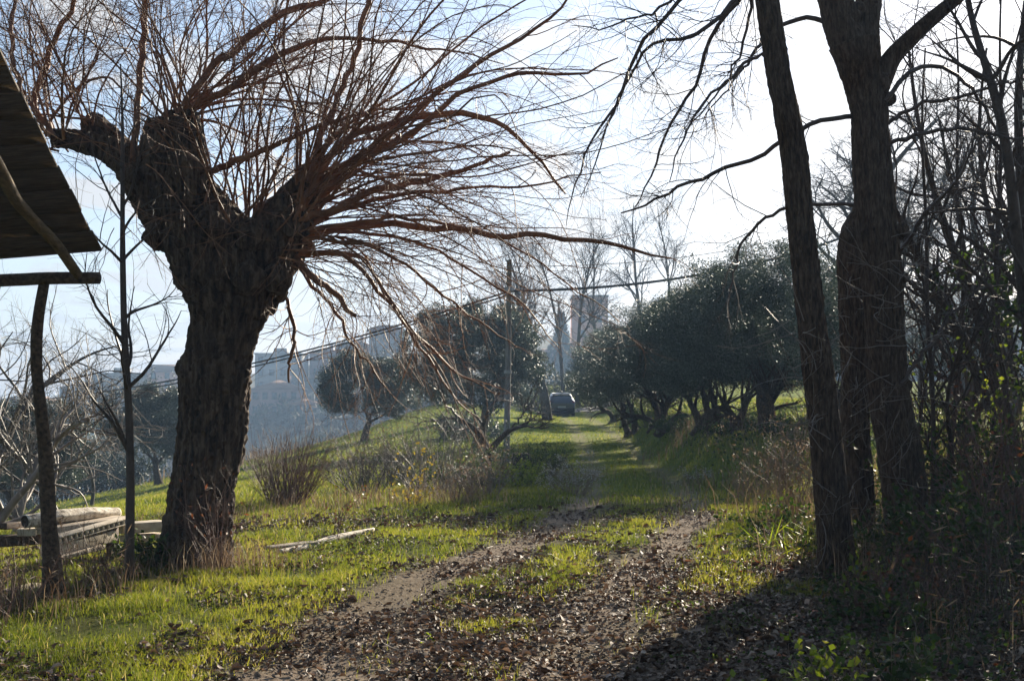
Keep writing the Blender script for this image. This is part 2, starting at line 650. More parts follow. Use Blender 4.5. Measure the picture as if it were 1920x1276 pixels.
def build_ground():
    xs = axis([(-170, -60, 4), (-60, -20, 1.2), (-20, -7, .35), (-7, 7, .07), (7, 20, .3), (20, 60, 1.2), (60, 130, 4)])
    ys = axis([(-12, 3, .5), (3, 18, .07), (18, 30, .12), (30, 60, .35), (60, 130, .8), (130, 230, 3)])
    X, Y = np.meshgrid(xs, ys)
    Z = ground_z(X, Y)
    near = (Y < 26) & (np.abs(X) < 9)
    D = np.where((Y > 0), dirt_mask(X, Y), 0.0)
    Z = Z + np.where(near, .018 * (fbm(X * 6, Y * 6, 71) - .5) + .012 * (vn(X * 16, Y * 16, 77) - .5), 0)
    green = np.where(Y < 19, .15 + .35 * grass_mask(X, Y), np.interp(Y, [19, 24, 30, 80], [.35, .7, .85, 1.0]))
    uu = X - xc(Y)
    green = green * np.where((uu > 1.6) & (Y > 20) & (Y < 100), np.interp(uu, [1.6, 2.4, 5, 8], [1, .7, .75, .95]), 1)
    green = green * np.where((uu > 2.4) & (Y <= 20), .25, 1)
    V = np.stack([X, Y, Z], -1).reshape(-1, 3)
    ny, nx = X.shape
    i = (np.arange(ny - 1)[:, None] * nx + np.arange(nx - 1)[None, :])
    Q = np.stack([i, i + 1, i + nx + 1, i + nx], -1).reshape(-1, 4)
    cx = V[Q].mean(1)
    uq = u_of(cx[:, 0], cx[:, 1])
    trk = (np.abs(uq) < 1.3) & (cx[:, 1] > 2.0) & (cx[:, 1] < 96)
    for nm, sel in (('ground', ~trk), ('dirt_track', trk)):
        q = Q[sel]
        used, inv = np.unique(q, return_inverse=True)
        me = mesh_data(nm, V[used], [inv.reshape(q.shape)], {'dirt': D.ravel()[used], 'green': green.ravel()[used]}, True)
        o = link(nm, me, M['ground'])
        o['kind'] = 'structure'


build_ground()


def ridge(x):
    return np.interp(x, [-420, -220, -126, -77, -30, 14, 60, 140, 300], [-14, -8, -1, 5.5, 12.5, 17, 25, 34, 36])


def hill_z(x, y):
    t = np.clip((y - 190) / (395 - 190), 0, 1)
    z = -42 + (ridge(x) + 42) * (t ** .45)
    z = np.where(y > 395, ridge(x) - .05 * (y - 395), z)
    return z + 3.5 * (fbm(x * .03, y * .03, 83) - .5)


def build_hill():
    xs = np.arange(-420, 121, 6.0)
    ys = np.concatenate([np.arange(170, 420, 5.0), np.arange(420, 620, 20.0)])
    X, Y = np.meshgrid(xs, ys)
    Z = hill_z(X, Y)
    V = np.stack([X, Y, Z], -1).reshape(-1, 3)
    ny, nx = X.shape
    i = (np.arange(ny - 1)[:, None] * nx + np.arange(nx - 1)[None, :])
    Q = np.stack([i, i + 1, i + nx + 1, i + nx], -1).reshape(-1, 4)
    m = mat_rough('hill_soil', [(.35, (.045, .045, .025)), (.5, (.075, .065, .045)), (.65, (.09, .10, .04))], .045, None, .95, 0, 8)
    o = link('hill', mesh_data('hill', V, [Q], None, True), m)
    o['kind'] = 'structure'


build_hill()

# ------------------------------------------------------------------ trees: trunks
def smooth_path(pts, K):
    pts = np.asarray(pts, float)
    t = np.concatenate([[0], np.cumsum(np.linalg.norm(np.diff(pts[:, :3], axis=0), axis=1))])
    t /= t[-1]
    q = np.linspace(0, 1, K)
    out = np.stack([np.interp(q, t, pts[:, k]) for k in range(pts.shape[1])], 1)
    ker = np.array([1, 2, 3, 2, 1.]) / 9
    w = max(1, K // (len(pts) * 4))
    for _ in range(w):
        pad = np.pad(out, ((2, 2), (0, 0)), mode='edge')
        sm = sum(ker[k] * pad[k:k + K] for k in range(5))
        sm[0], sm[-1] = out[0], out[-1]
        out = sm
    return out


def trace(rows, d):
    """rows of (px, py, width px, extra depth) -> (x, y, z, r)"""
    o = []
    for r in rows:
        dd = d + (r[3] if len(r) > 3 else 0)
        p = P(r[0], r[1], dd)
        o.append((*p, wpx(r[2], dd) / 2))
    return np.array(o)


def trunk_tube(mb, path, K, sides, rough=.08, seed=0, flare=0.0, ridges=9):
    p = smooth_path(path, K)
    Pn, Rn = p[:, :3], p[:, 3]
    T = unit(np.gradient(Pn, axis=0))
    n1 = unit(np.cross(T, np.array((0, 1, 0.12))))
    n2 = np.cross(T, n1)
    a = np.arange(sides) * 2 * np.pi / sides
    s = np.cumsum(np.concatenate([[0], np.linalg.norm(np.diff(Pn, axis=0), axis=1)]))
    AA, SS = np.meshgrid(a, s)
    # noise periodic round the trunk
    cx, sx = np.cos(AA) * 2.2, np.sin(AA) * 2.2
    big = fbm(cx + SS * .9 + seed, sx + 7.7 + SS * .4, seed + 1) - .5
    rid = vn(np.cos(AA) * ridges * .5 + 31 + .4 * np.sin(SS * 5), np.sin(AA) * ridges * .5 + 11 + SS * 1.6, seed + 2) - .5
    fine = vn(np.cos(AA) * ridges + 3, np.sin(AA) * ridges + SS * 9, seed + 3) - .5
    rr = Rn[:, None] * (1 + rough * (1.6 * big + 1.2 * rid + .8 * fine))
    if sides >= 60:
        k = sides / 16
        crack = np.abs(vn(np.cos(AA) * k + 5 + .5 * np.sin(SS * 8), np.sin(AA) * k + SS * 3.1, seed + 4) - .5) * 2
        plate = np.abs(vn(np.cos(AA) * k * .8 + 15, np.sin(AA) * k * .8 + SS * 11, seed + 5) - .5) * 2
        rr = rr - .014 * (1 - sst(crack, 0, .35)) * (1 if sides < 100 else 1.8) - .006 * (1 - sst(plate, 0, .25)) + .006 * (vn(AA * 9, SS * 40, seed + 6) - .5)
    if flare:
        rr = rr * (1 + flare * np.exp(-SS / .22) * (1 + .6 * np.cos(AA * 5 + seed)))
    V = Pn[:, None, :] + rr[:, :, None] * (np.cos(AA)[:, :, None] * n1[:, None, :] + np.sin(AA)[:, :, None] * n2[:, None, :])
    base = (np.arange(K - 1) * sides)[:, None]
    j = np.arange(sides)
    j2 = (j + 1) % sides
    q = np.stack([base + j, base + j2, base + sides + j2, base + sides + j], -1).reshape(-1, 4)
    V = np.concatenate([V.reshape(-1, 3), Pn[:1], Pn[-1:]])
    c0, c1, o = K * sides, K * sides + 1, (K - 1) * sides
    mb.add(V, [q, np.array([(c0, (k + 1) % sides, k) for k in range(sides)]), np.array([(c1, o + k, o + (k + 1) % sides) for k in range(sides)])])


def branch_set(rng, mb, Pn, Rn, levels, sides=5):
    """draw parents then their children level by level; returns all batches"""
    mb.tubes(Pn, Rn, sides)
    cur = (Pn, Rn)
    for lv in levels:
        p, d, L, r, _ = spawn(rng, cur[0], cur[1], lv['n'], lv.get('t0', .25), 1.0, lv['a'], lv['L'], lv.get('rf', .6), lv['rm'])
        K = lv.get('K', 6)
        c = grow(rng, p, d, L, K, lv.get('w', .12), lv.get('lift', 0))
        rr = taper(r, np.minimum(r * .5, lv.get('tip', .0016)), K)
        mb.tubes(c, rr, lv.get('s', 3))
        cur = (c, rr)
    return mb


# ------------------------------------------------------------------ the pollarded tree on the left
def build_willow():
    rng = np.random.default_rng(5)
    d = 12.8
    base = on(362, d)
    root = thing('pollard_tree', 'thick old pollarded tree with a swollen head and a fan of long reddish shoots', 'tree', base)
    mb = MB()
    main = trace([(362, 1110, 150), (362, 1065, 140), (370, 1000, 124), (381, 900, 116), (394, 840, 120), (403, 760, 126), (404, 705, 130), (412, 660, 119),
                  (421, 615, 126), (430, 570, 150), (428, 520, 176), (405, 470, 170), (368, 415, 150), (330, 345, 120), (314, 280, 104), (312, 225, 74)], d)
    trunk_tube(mb, main, 320, 110, .09, 3, .22, 12)
    trunk_tube(mb, trace([(440, 575, 120), (478, 500, 118), (510, 445, 100), (548, 395, 92, .1), (585, 345, 70, .15), (598, 315, 45, .2)], d), 30, 36, .16, 11, 0, 9)
    trunk_tube(mb, trace([(470, 560, 90, .1), (512, 505, 84, .2), (548, 470, 62, .3), (575, 445, 40, .35)], d), 22, 30, .2, 19, 0, 9)
    trunk_tube(mb, trace([(345, 440, 100), (286, 365, 84), (240, 300, 62), (190, 275, 46), (140, 262, 38), (100, 258, 32)], d), 120, 62, .12, 23, 0, 8)
    trunk_tube(mb, trace([(262, 322, 66, .1), (215, 272, 52, .15), (180, 240, 48, .2), (168, 222, 40, .2)], d), 18, 26, .16, 29, 0, 8)
    trunk_tube(mb, trace([(370, 400, 90, -.1), (350, 300, 72, -.25), (352, 240, 54, -.3), (356, 208, 32, -.3)], d), 22, 30, .16, 31, 0, 8)
    # burrs and bosses on the head
    for (px, py, w, dz) in ((300, 440, 60, -.1), (360, 665, 30, .1), (250, 330, 40, -.2), (352, 690, 44, .05), (520, 520, 60, -.2), (470, 440, 70, -.25), (400, 430, 80, -.3),
                            (560, 420, 60, -.1), (470, 520, 70, -.3), (330, 235, 60, -.1), (290, 270, 50, .1), (524, 548, 34, .1), (455, 700, 30, -.1), (596, 330, 40, .1)):
        a = trace([(px - w * .3, py + w * .3, w * .7, dz), (px, py, w, dz), (px + w * .25, py - w * .25, w * .6, dz)], d)
        trunk_tube(mb, a, 9, 16, .25, int(px), 0, 5)
    o = mb.obj('trunk', M['willow_bark'], root, True, base)
    rm = o.modifiers.new('remesh', 'REMESH')
    rm.mode = 'VOXEL'
    rm.voxel_size = .011
    rm.use_smooth_shade = True
    tx = bpy.data.textures.new('bark_lumps', 'CLOUDS')
    tx.noise_scale = .05
    tx.noise_depth = 3
    dm = o.modifiers.new('lumps', 'DISPLACE')
    dm.texture = tx
    dm.strength = .028
    dm.mid_level = .5
    tx2 = bpy.data.textures.new('bark_cracks', 'VORONOI')
    tx2.noise_scale = .06
    dm2 = o.modifiers.new('cracks', 'DISPLACE')
    dm2.texture = tx2
    dm2.strength = .03
    dm2.mid_level = .4

    # shoots: knuckles (px, py, depth jitter, count, angle range in the picture plane, length range, lift)
    cr = MB()
    kn = [((555, 395), .20, 29, (18, 86), (2.4, 4.6), -.65, (.010, .019)),
          ((585, 335), .14, 15, (12, 78), (2.4, 4.4), -.70, (.010, .019)),
          ((540, 440), .22, 10, (2, 40), (1.8, 3.5), -.70, (.007, .014)),
          ((530, 480), .20, 14, (-20, 22), (1.2, 2.6), -.9, (.006, .011)),
          ((590, 460), .28, 7, (-30, 30), (1.0, 2.5), -1.5, (.0035, .007)),
          ((640, 370), .3, 10, (0, 60), (1.5, 3.2), -1.0, (.004, .009)),
          ((470, 430), .24, 24, (42, 115), (1.8, 3.4), -.2, (.009, .017)),
          ((390, 400), .22, 8, (60, 120), (1.6, 3.0), -.2, (.008, .014)),
          ((335, 215), .15, 26, (20, 120), (1.8, 3.6), -.5, (.009, .017)),
          ((310, 235), .15, 12, (60, 150), (1.6, 3.0), -.3, (.007, .015)),
          ((172, 228), .08, 11, (60, 165), (1.3, 2.6), -.25, (.007, .015)),
          ((110, 258), .10, 18, (50, 170), (1.3, 2.8), -.3, (.009, .017)),
          ((60, 262), .10, 10, (70, 190), (1.0, 2.2), -.3, (.006, .012)),
          ((260, 300), .14, 8, (60, 150), (1.0, 2.2), -.3, (.006, .010))]
    ps, ds, Ls, rs, lf = [], [], [], [], []
    for (px, py), j, n, (a0, a1), (l0, l1), lift, (r0, r1) in kn:
        for _ in range(n):
            p = P(px + rng.normal(0, 14), py + rng.normal(0, 14), d + rng.normal(0, j))
            a = R(rng.uniform(a0, a1))
            dep = rng.normal(0, .38)
            ps.append(p)
            ds.append((math.cos(a), dep, math.sin(a)))
            Ls.append(rng.uniform(l0, l1))
            rs.append(r0 + (r1 - r0) * rng.random() ** 2)
            lf.append(lift * rng.uniform(.6, 1.35))
    c = grow(rng, np.array(ps), np.array(ds), np.array(Ls), 22, .080, np.array(lf))
    # hand-placed arching limbs that carry the outline to the right
    arcs = []
    for rows in ([(560, 400, 30), (640, 250, 30), (760, 215, 24), (880, 210, 20), (960, 235, 15), (1060, 360, 6)],
                 [(570, 380, 30), (680, 290, 24), (800, 230, 20), (880, 140, 14), (1000, 120, 13), (1090, 130, 9), (1180, 95, 4)],
                 [(545, 420, 32), (620, 390, 26), (700, 345, 24), (780, 330, 20), (850, 308, 14), (940, 280, 9)],
                 [(530, 450, 30), (640, 430, 24), (760, 425, 22), (880, 440, 20), (1000, 460, 18), (1100, 465, 15), (1200, 472, 12), (1275, 488, 5)],
                 [(530, 470, 20), (650, 470, 15), (720, 540, 13), (790, 630, 12), (850, 690, 8), (930, 740, 3)],
                 [(560, 400, 26), (700, 300, 18), (830, 175, 16), (960, 85, 13), (1060, 20, 9), (1110, -40, 6)],
                 [(575, 340, 28), (640, 170, 20), (690, 40, 17), (720, -50, 14)],
                 [(330, 225, 44), (400, 120, 38), (480, 55, 28), (560, 10, 20), (640, -30, 12)],
                 [(330, 220, 30), (430, 160, 28), (520, 100, 22), (590, 75, 15), (700, 80, 11), (830, 110, 7), (950, 145, 3)],
                 [(100, 258, 30), (62, 205, 24), (85, 110, 20), (125, 30, 17), (150, -40, 13)],
                 [(70, 262, 22), (35, 160, 18), (26, 60, 15), (32, -40, 12)],
                 [(250, 300, 24), (250, 160, 22), (245, 60, 22), (250, -50, 18)],
                 [(400, 320, 26), (430, 305, 22), (520, 265, 16), (620, 235, 12), (740, 205, 8), (860, 185, 4)],
                 [(548, 440, 22), (640, 390, 17), (760, 365, 13), (860, 355, 10), (1000, 345, 7), (1120, 330, 3)],
                 [(560, 470, 15), (680, 470, 13), (740, 560, 11), (790, 640, 9), (840, 700, 7), (905, 765, 3)],
                 [(570, 450, 14), (720, 470, 11), (800, 560, 9), (870, 600, 7), (960, 665, 3)],
                 [(600, 440, 13), (760, 440, 10), (880, 500, 8), (980, 570, 6), (1040, 650, 3)],
                 [(560, 500, 14), (610, 560, 12), (650, 640, 9), (715, 722, 4)],
                 [(580, 430, 14), (740, 400, 11), (900, 430, 8), (1010, 480, 6), (1150, 590, 3)],
                 [(525, 530, 13), (536, 600, 13), (541, 650, 12), (545, 712, 5)],
                 [(540, 480, 30), (600, 520, 22), (648, 582, 14)]):
        a = trace([(r[0], r[1], r[2], .05 + .25 * math.sin(k * 1.3 + rows[1][0])) for k, r in enumerate(rows)], d)
        q = smooth_path(a, 22)
        q[:, 3] = np.minimum(q[:, 3] * .6, .034)
        q[1:, :3] += np.cumsum(rng.normal(0, .014, (21, 3)), 0) + rng.normal(0, .006, (21, 3))
        arcs.append(q)
    arcs = np.array(arcs)
    Pn = np.concatenate([c, arcs[:, :, :3]])
    Rn = np.concatenate([taper(np.array(rs), .0028, 22, .9), arcs[:, :, 3]])
    lv = [dict(n=10, a=(R(18), R(60)), L=(.4, 1.4), rf=.55, rm=.0068, K=10, w=.14, lift=-.32, t0=.15, tip=.0022),
          dict(n=5, a=(R(20), R(62)), L=(.14, .48), rf=.6, rm=.0028, K=5, w=.2, lift=-.10, t0=.2, tip=.0017)]
    branch_set(rng, cr, Pn, Rn, lv, 7)
    # pale hanging twigs in front of the trunk and head
    N = 46
    hp = np.array([P(rng.uniform(150, 640), rng.uniform(200, 470), d - rng.uniform(.5, 1.6)) for _ in range(N)])
    hd = np.stack([rng.normal(.25, .7, N), rng.normal(-.3, .3, N), rng.normal(-.5, .4, N)], 1)
    hc = grow(rng, hp, hd, rng.uniform(.4, 1.2, N), 12, .12, -.6)
    branch_set(rng, cr, hc, taper(np.full(N, .0042), .0018, 12), [dict(n=5, a=(.4, 1.0), L=(.1, .4), rf=.6, rm=.0025, K=5, w=.15)], 4)
    cr.obj('crown', M['shoot_bark'], root, False, base)


build_willow()


# ------------------------------------------------------------------ generic bare tree
def bare_tree(seed, name, label, base, height, r0, lean=(0, 0), group=None, bark='dark_twig', path=None, nb=12, spread=(R(25), R(60)), t0=.3,
              blen=.42, lv=None, wander=.07, lift=.35, twig=None, rmin=.0035, cat='tree'):
    rng = np.random.default_rng(seed)
    base = np.asarray(base, float)
    root = thing(name, label, cat, base, group)
    K = 20
    if path is None:
        q = grow(rng, base - np.array((0, 0, .15)), (lean[0], lean[1], 1), height, K, wander, .15)[0]
        rad = r0 * (1 - np.linspace(0, 1, K) ** 1.1 * .88)
    else:
        s = smooth_path(path, K)
        q, rad = s[:, :3], s[:, 3]
        height = np.linalg.norm(np.diff(q, axis=0), axis=1).sum()
    tb = MB()
    trunk_tube(tb, np.concatenate([q, rad[:, None]], 1), 34, 10 if rad[0] < .08 else 18, .12, seed, .12, 6)
    tb.obj('trunk', M[bark], root, True, base)
    cb = MB()
    p, d, L, r, _ = spawn(rng, q[None], rad[None], nb, t0, .98, spread, (blen * height * .55, blen * height), .6, r0 * .55)
    c = grow(rng, p, d, L, 12, wander * 1.6, lift)
    rr = taper(r, np.minimum(r * .5, rmin), 12)
    lv = lv or [dict(n=6, a=(R(20), R(60)), L=(.10 * height, .24 * height), rf=.6, rm=r0 * .22, K=8, w=.14, lift=.15, tip=rmin * .7),
                dict(n=4, a=(R(20), R(60)), L=(.04 * height, .11 * height), rf=.6, rm=r0 * .1, K=5, w=.16, tip=rmin * .5)]
    branch_set(rng, cb, c, rr, lv, 5)
    cb.obj('crown', M[twig or bark], root, False, base)
    return root


# ------------------------------------------------------------------ the big trunks on the right
def build_right_trees():
    rng = np.random.default_rng(21)
    d = 11.9
    rows = [(1572, 1130, 78), (1570, 1080, 72), (1565, 1000, 66), (1551, 846, 60), (1535, 701, 60), (1521, 600, 53), (1510, 500, 52), (1502, 430, 52), (1490, 290, 52), (1462, 145, 48),
            (1438, 0, 45), (1420, -150, 42), (1405, -330, 36), (1390, -560, 24)]
    pth = trace(rows, d)
    base = on(1570, d)
    root = thing('leaning_tree', 'slim straight trunk leaning left, nearest the track of the two tall right trunks', 'tree', base)
    tb = MB()
    trunk_tube(tb, pth, 420, 72, .07, 5, .10, 14)
    for py, px, w in ((800, 1560, 24), (560, 1520, 30), (430, 1508, 22), (250, 1478, 20)):
        trunk_tube(tb, trace([(px - 10, py + 8, w), (px + w * .5, py, w * .9), (px + w * .8, py - 6, w * .4)], d), 7, 12, .25, py, 0, 4)
    tb.obj('trunk', M['grey_bark'], root, True, base)
    cb = MB()
    # long hanging branches that sweep down to the left from above the frame
    arcs = []
    for k, rows in enumerate(([(1425, -120, 26), (1380, 0, 20), (1300, 85, 17), (1200, 70, 13), (1170, 150, 11), (1120, 260, 8), (1075, 360, 3)],
                 [(1420, -100, 26), (1330, -60, 18), (1240, 20, 17), (1195, 80, 16), (1150, 190, 12), (1100, 240, 9), (1080, 330, 7), (1060, 400, 3)],
                 [(1420, -150, 24), (1392, 10, 18), (1320, 60, 17), (1305, 180, 14), (1270, 230, 12), (1235, 330, 9), (1190, 400, 4)],
                 [(1424, -80, 22), (1396, 10, 14), (1380, 90, 11), (1376, 130, 9), (1330, 200, 8), (1285, 245, 5)],
                 [(1462, 145, 20), (1425, 80, 16), (1370, 140, 13), (1290, 200, 11), (1250, 270, 8), (1235, 345, 4)],
                 [(1424, -80, 20), (1300, -60, 15), (1230, 30, 11), (1190, 30, 9), (1130, 60, 6), (1080, 55, 3)])):
        a = trace([(r[0], r[1], r[2] * .62, -.35 * math.sin(j * .8 + k)) for j, r in enumerate(rows)], d)
        q = smooth_path(a, 22)
        q[1:, :3] += np.cumsum(rng.normal(0, .014, (21, 3)), 0) + rng.normal(0, .006, (21, 3))
        arcs.append(q)
    arcs = np.array(arcs)
    branch_set(rng, cb, arcs[:, :, :3], np.maximum(arcs[:, :, 3] * .72, .0028),
               [dict(n=17, a=(R(25), R(75)), L=(.30, 1.2), rf=.5, rm=.006, K=10, w=.16, lift=-.35, t0=.10, tip=.0022),
                dict(n=7, a=(R(25), R(65)), L=(.12, .5), rf=.6, rm=.0034, K=6, w=.2, lift=-.15, tip=.0017)], 6)
    # small bare sprouts low on the trunk, coloured pale to stand for rim light
    N = 30
    t = rng.uniform(0, 1, N)
    sp = np.array([P(1500 + 62 * a + rng.uniform(-30, 30), 600 + 420 * a, d - .2) for a in t])
    sd = np.stack([rng.normal(-.6, .5, N), rng.normal(-.6, .3, N), rng.normal(.25, .4, N)], 1)
    sc = grow(rng, sp, sd, rng.uniform(.25, .8, N), 9, .12, .1)
    sb = MB()
    branch_set(rng, sb, sc, taper(np.full(N, .0042), .0018, 9), [dict(n=5, a=(.4, .9), L=(.08, .3), rf=.6, rm=.0026, K=5, w=.15)], 4)
    sb.obj('sprouts', M['pale_twig'], root, False, base)
    cb.obj('crown', M['twig_bark'], root, False, base)

    d = 12.6
    rows = [(1712, 1150, 100), (1708, 1060, 86), (1704, 1000, 80), (1688, 846, 80), (1672, 780, 78), (1662, 700, 73), (1658, 600, 72), (1653, 500, 74), (1644, 430, 76), (1634, 290, 72),
            (1631, 215, 68), (1620, 150, 76), (1600, 80, 96)]
    base = on(1708, d)
    root = thing('forked_tree', 'stout dark trunk forking into thick stems at the top of the photo', 'tree', base)
    tb = MB()
    trunk_tube(tb, trace(rows, d), 320, 84, .08, 8, .16, 13)
    trunk_tube(tb, trace([(1612, 130, 74), (1578, 50, 66), (1562, -20, 62), (1545, -150, 52), (1520, -350, 34)], d), 160, 64, .09, 9, 0, 10)
    trunk_tube(tb, trace([(1618, 130, 70, .05), (1622, 40, 54, .1), (1636, -40, 48, .15), (1660, -200, 40, .2), (1690, -380, 24, .3)], d), 140, 60, .09, 10, 0, 9)
    trunk_tube(tb, trace([(1640, 170, 50), (1672, 105, 34), (1735, 45, 28), (1800, -8, 24), (1880, -70, 20), (1990, -170, 12)], d), 40, 20, .08, 12, 0, 7)
    for px, py, w in ((1600, 30, 40), (1650, 155, 46), (1668, 185, 30), (1690, 430, 34), (1694, 520, 22), (1700, 720, 26), (1640, 215, 40), (1610, 15, 30), (1590, 440, 34)):
        trunk_tube(tb, trace([(px - w * .2, py + w * .3, w * .7, -.05), (px, py, w, -.05), (px + w * .2, py - w * .3, w * .5, -.05)], d), 8, 14, .25, px, 0, 5)
    tb.obj('trunk', M['grey_bark'], root, True, base)
    cb = MB()
    arcs = []
    for k, rows in enumerate(([(1600, 218, 14), (1560, 218, 13), (1480, 255, 12), (1380, 320, 11), (1290, 355, 9), (1180, 400, 4)],
                 [(1600, 385, 11), (1545, 382, 10), (1470, 385, 9), (1400, 425, 8), (1375, 455, 7), (1362, 520, 5), (1350, 600, 3)],
                 [(1660, 235, 13), (1720, 190, 10), (1800, 180, 9), (1880, 160, 8), (1960, 140, 5)],
                 [(1665, 270, 12), (1740, 250, 11), (1820, 262, 9), (1900, 290, 7), (1980, 310, 4)],
                 [(1660, 190, 13), (1700, 110, 12), (1760, 120, 11), (1820, 165, 10), (1870, 260, 8), (1930, 330, 5)],
                 [(1544, 40, 15), (1510, 38, 13), (1465, 60, 11), (1420, 85, 9), (1370, 150, 5), (1320, 220, 3)],
                 [(1680, 500, 12), (1730, 400, 10), (1790, 330, 8), (1840, 230, 5)],
                 [(1690, 720, 12), (1740, 640, 10), (1800, 570, 8), (1860, 520, 5)])):
        a = trace([(r[0], r[1], r[2] * .72, -.3 * math.sin(j * .7 + k * 2)) for j, r in enumerate(rows)], d)
        q = smooth_path(a, 22)
        q[1:, :3] += np.cumsum(rng.normal(0, .014, (21, 3)), 0) + rng.normal(0, .006, (21, 3))
        arcs.append(q)
    arcs = np.array(arcs)
    branch_set(rng, cb, arcs[:, :, :3], np.maximum(arcs[:, :, 3], .003),
               [dict(n=14, a=(R(25), R(70)), L=(.3, 1.1), rf=.5, rm=.006, K=9, w=.16, lift=-.2, t0=.1, tip=.0022),
                dict(n=5, a=(R(25), R(65)), L=(.12, .4), rf=.6, rm=.003, K=6, w=.16, tip=.0014)], 6)
    N = 38
    t = rng.uniform(0, 1, N)
    sp = np.array([P(1660 + 30 * a + rng.uniform(-40, 40), 420 + 560 * a, d - .25) for a in t])
    sd = np.stack([rng.normal(-.2, .7, N), rng.normal(-.5, .3, N), rng.normal(.1, .45, N)], 1)
    sc = grow(rng, sp, sd, rng.uniform(.25, .9, N), 9, .12, .05)
    sb = MB()
    branch_set(rng, sb, sc, taper(np.full(N, .0042), .0018, 9), [dict(n=5, a=(.4, .9), L=(.08, .3), rf=.6, rm=.0026, K=5, w=.15)], 4)
    sb.obj('sprouts', M['pale_twig'], root, False, base)  # pale colour stands for sunlit rims on the sprouts
    cb.obj('crown', M['twig_bark'], root, False, base)

    d = 14.2
    base = on(1612, d)
    root = thing('shouldered_tree', 'trunk with a bulging shoulder standing close behind the stout forked one', 'tree', base)
    tb = MB()
    trunk_tube(tb, trace([(1622, 1080, 60), (1616, 1000, 56), (1606, 846, 54), (1601, 700, 53), (1600, 560, 56), (1601, 480, 64), (1604, 440, 60), (1622, 400, 46), (1634, 330, 44), (1637, 250, 38), (1634, 120, 30)], d), 260, 64, .10, 14, .1, 12)
    tb.obj('trunk', M['grey_bark'], root, True, base)
    cb = MB()
    N = 34
    sp = np.array([P(rng.uniform(1575, 1630), rng.uniform(480, 980), d - .2) for _ in range(N)])
    sd = np.stack([rng.normal(-.4, .6, N), rng.normal(-.5, .3, N), rng.normal(.2, .4, N)], 1)
    sc = grow(rng, sp, sd, rng.uniform(.25, .8, N), 9, .12, .05)
    branch_set(rng, cb, sc, taper(np.full(N, .0045), .0018, 9), [dict(n=5, a=(.4, .9), L=(.08, .3), rf=.6, rm=.0026, K=5, w=.15)], 4)
    cb.obj('sprouts', M['pale_twig'], root, False, base)  # pale twig colour in place of rim light here too


build_right_trees()


# ------------------------------------------------------------------ thicket of crooked saplings right of the trunks
def build_thicket():
    g = 'crooked saplings in the right thicket'
    specs = [
        ([(1888, 860, 26), (1830, 690, 24), (1765, 560, 22), (1700, 440, 17), (1650, 330, 9)], 14.5, 'long dark sapling leaning hard left across the thicket from the right bank'),
        ([(1905, 850, 24), (1850, 640, 20), (1790, 470, 17), (1740, 330, 14), (1715, 200, 10), (1700, 60, 5)], 15.6, 'sapling leaning left just behind the hard leaning one'),
        ([(1950, 800, 30), (1915, 520, 28), (1895, 340, 26), (1880, 200, 24), (1840, 110, 18), (1815, 20, 14), (1800, -90, 8)], 12.6, 'dark crooked stem at the right edge with a kink near the top'),
        ([(1935, 560, 30), (1912, 320, 26), (1905, 190, 20), (1915, 80, 16), (1930, -60, 10)], 13.2, 'thickest dark stem cut by the right edge of the photo'),
        ([(1745, 930, 12), (1755, 760, 11), (1735, 600, 10), (1740, 430, 9), (1725, 260, 7), (1735, 90, 4)], 13.4, 'thin nearly upright stem close beside the stout forked trunk'),
        ([(1860, 880, 20), (1900, 700, 18), (1890, 560, 16), (1850, 400, 13), (1830, 240, 9), (1850, 90, 5)], 17.5, 'zigzag stem rising through the middle of the right thicket'),
        ([(1800, 960, 13), (1815, 800, 12), (1850, 640, 11), (1880, 480, 9), (1900, 330, 6)], 15.0, 'slender stem leaning right out of the brambles'),
        ([(1775, 940, 14), (1790, 850, 12), (1770, 760, 10), (1800, 640, 8), (1850, 560, 5)], 13.0, 'short forked stem in the brambles right of the stout trunk'),
        ([(1930, 900, 18), (1870, 760, 16), (1830, 600, 14), (1800, 420, 10), (1760, 220, 6)], 19.0, 'hazy sapling leaning left farthest back in the right thicket'),
        ([(1770, 900, 13), (1800, 700, 12), (1810, 520, 10), (1790, 340, 8), (1800, 160, 6), (1790, 0, 3)], 16.4, 'upright whip rising beside the zigzag stem all the way to the top edge'),
        ([(1915, 880, 15), (1875, 700, 13), (1865, 480, 11), (1880, 280, 9), (1872, 60, 6), (1880, -60, 3)], 14.0, 'upright stem between the zigzag one and the thick edge stem'),
        ([(1850, 900, 13), (1800, 720, 12), (1740, 600, 10), (1690, 540, 7), (1650, 500, 4)], 16.8, 'low sapling bending left behind the stout forked trunk'),
        ([(1720, 960, 10), (1722, 800, 9), (1745, 640, 8), (1790, 520, 6), (1840, 440, 4)], 15.2, 'thin sapling curving right from behind the stout forked trunk'),
    ]
    for i, (rows, d, lab) in enumerate(specs):
        pth = trace([(r[0], r[1], r[2] * .8, .25 * math.sin(i + k)) for k, r in enumerate(rows)], d)
        bx, by = pth[0, 0], pth[0, 1]
        gz = float(ground_z(bx, by))
        pth = np.concatenate([[(bx + .05, by, gz - .1, pth[0, 3] * 1.15)], pth])
        bare_tree(300 + i, 'sapling', lab, (bx, by, gz), 4.5, pth[1, 3], group=g, path=pth, nb=18, t0=.15, blen=.36, bark='dark_twig', twig='dark_twig', rmin=.003,
                  lv=[dict(n=5, a=(R(20), R(65)), L=(.3, 1.0), rf=.6, rm=.008, K=8, w=.14, lift=.1, tip=.002),
                      dict(n=4, a=(R(20), R(60)), L=(.12, .4), rf=.6, rm=.003, K=5, w=.16, tip=.0014)])
    # little dry seed balls still hanging on the twigs at the top right


build_thicket()

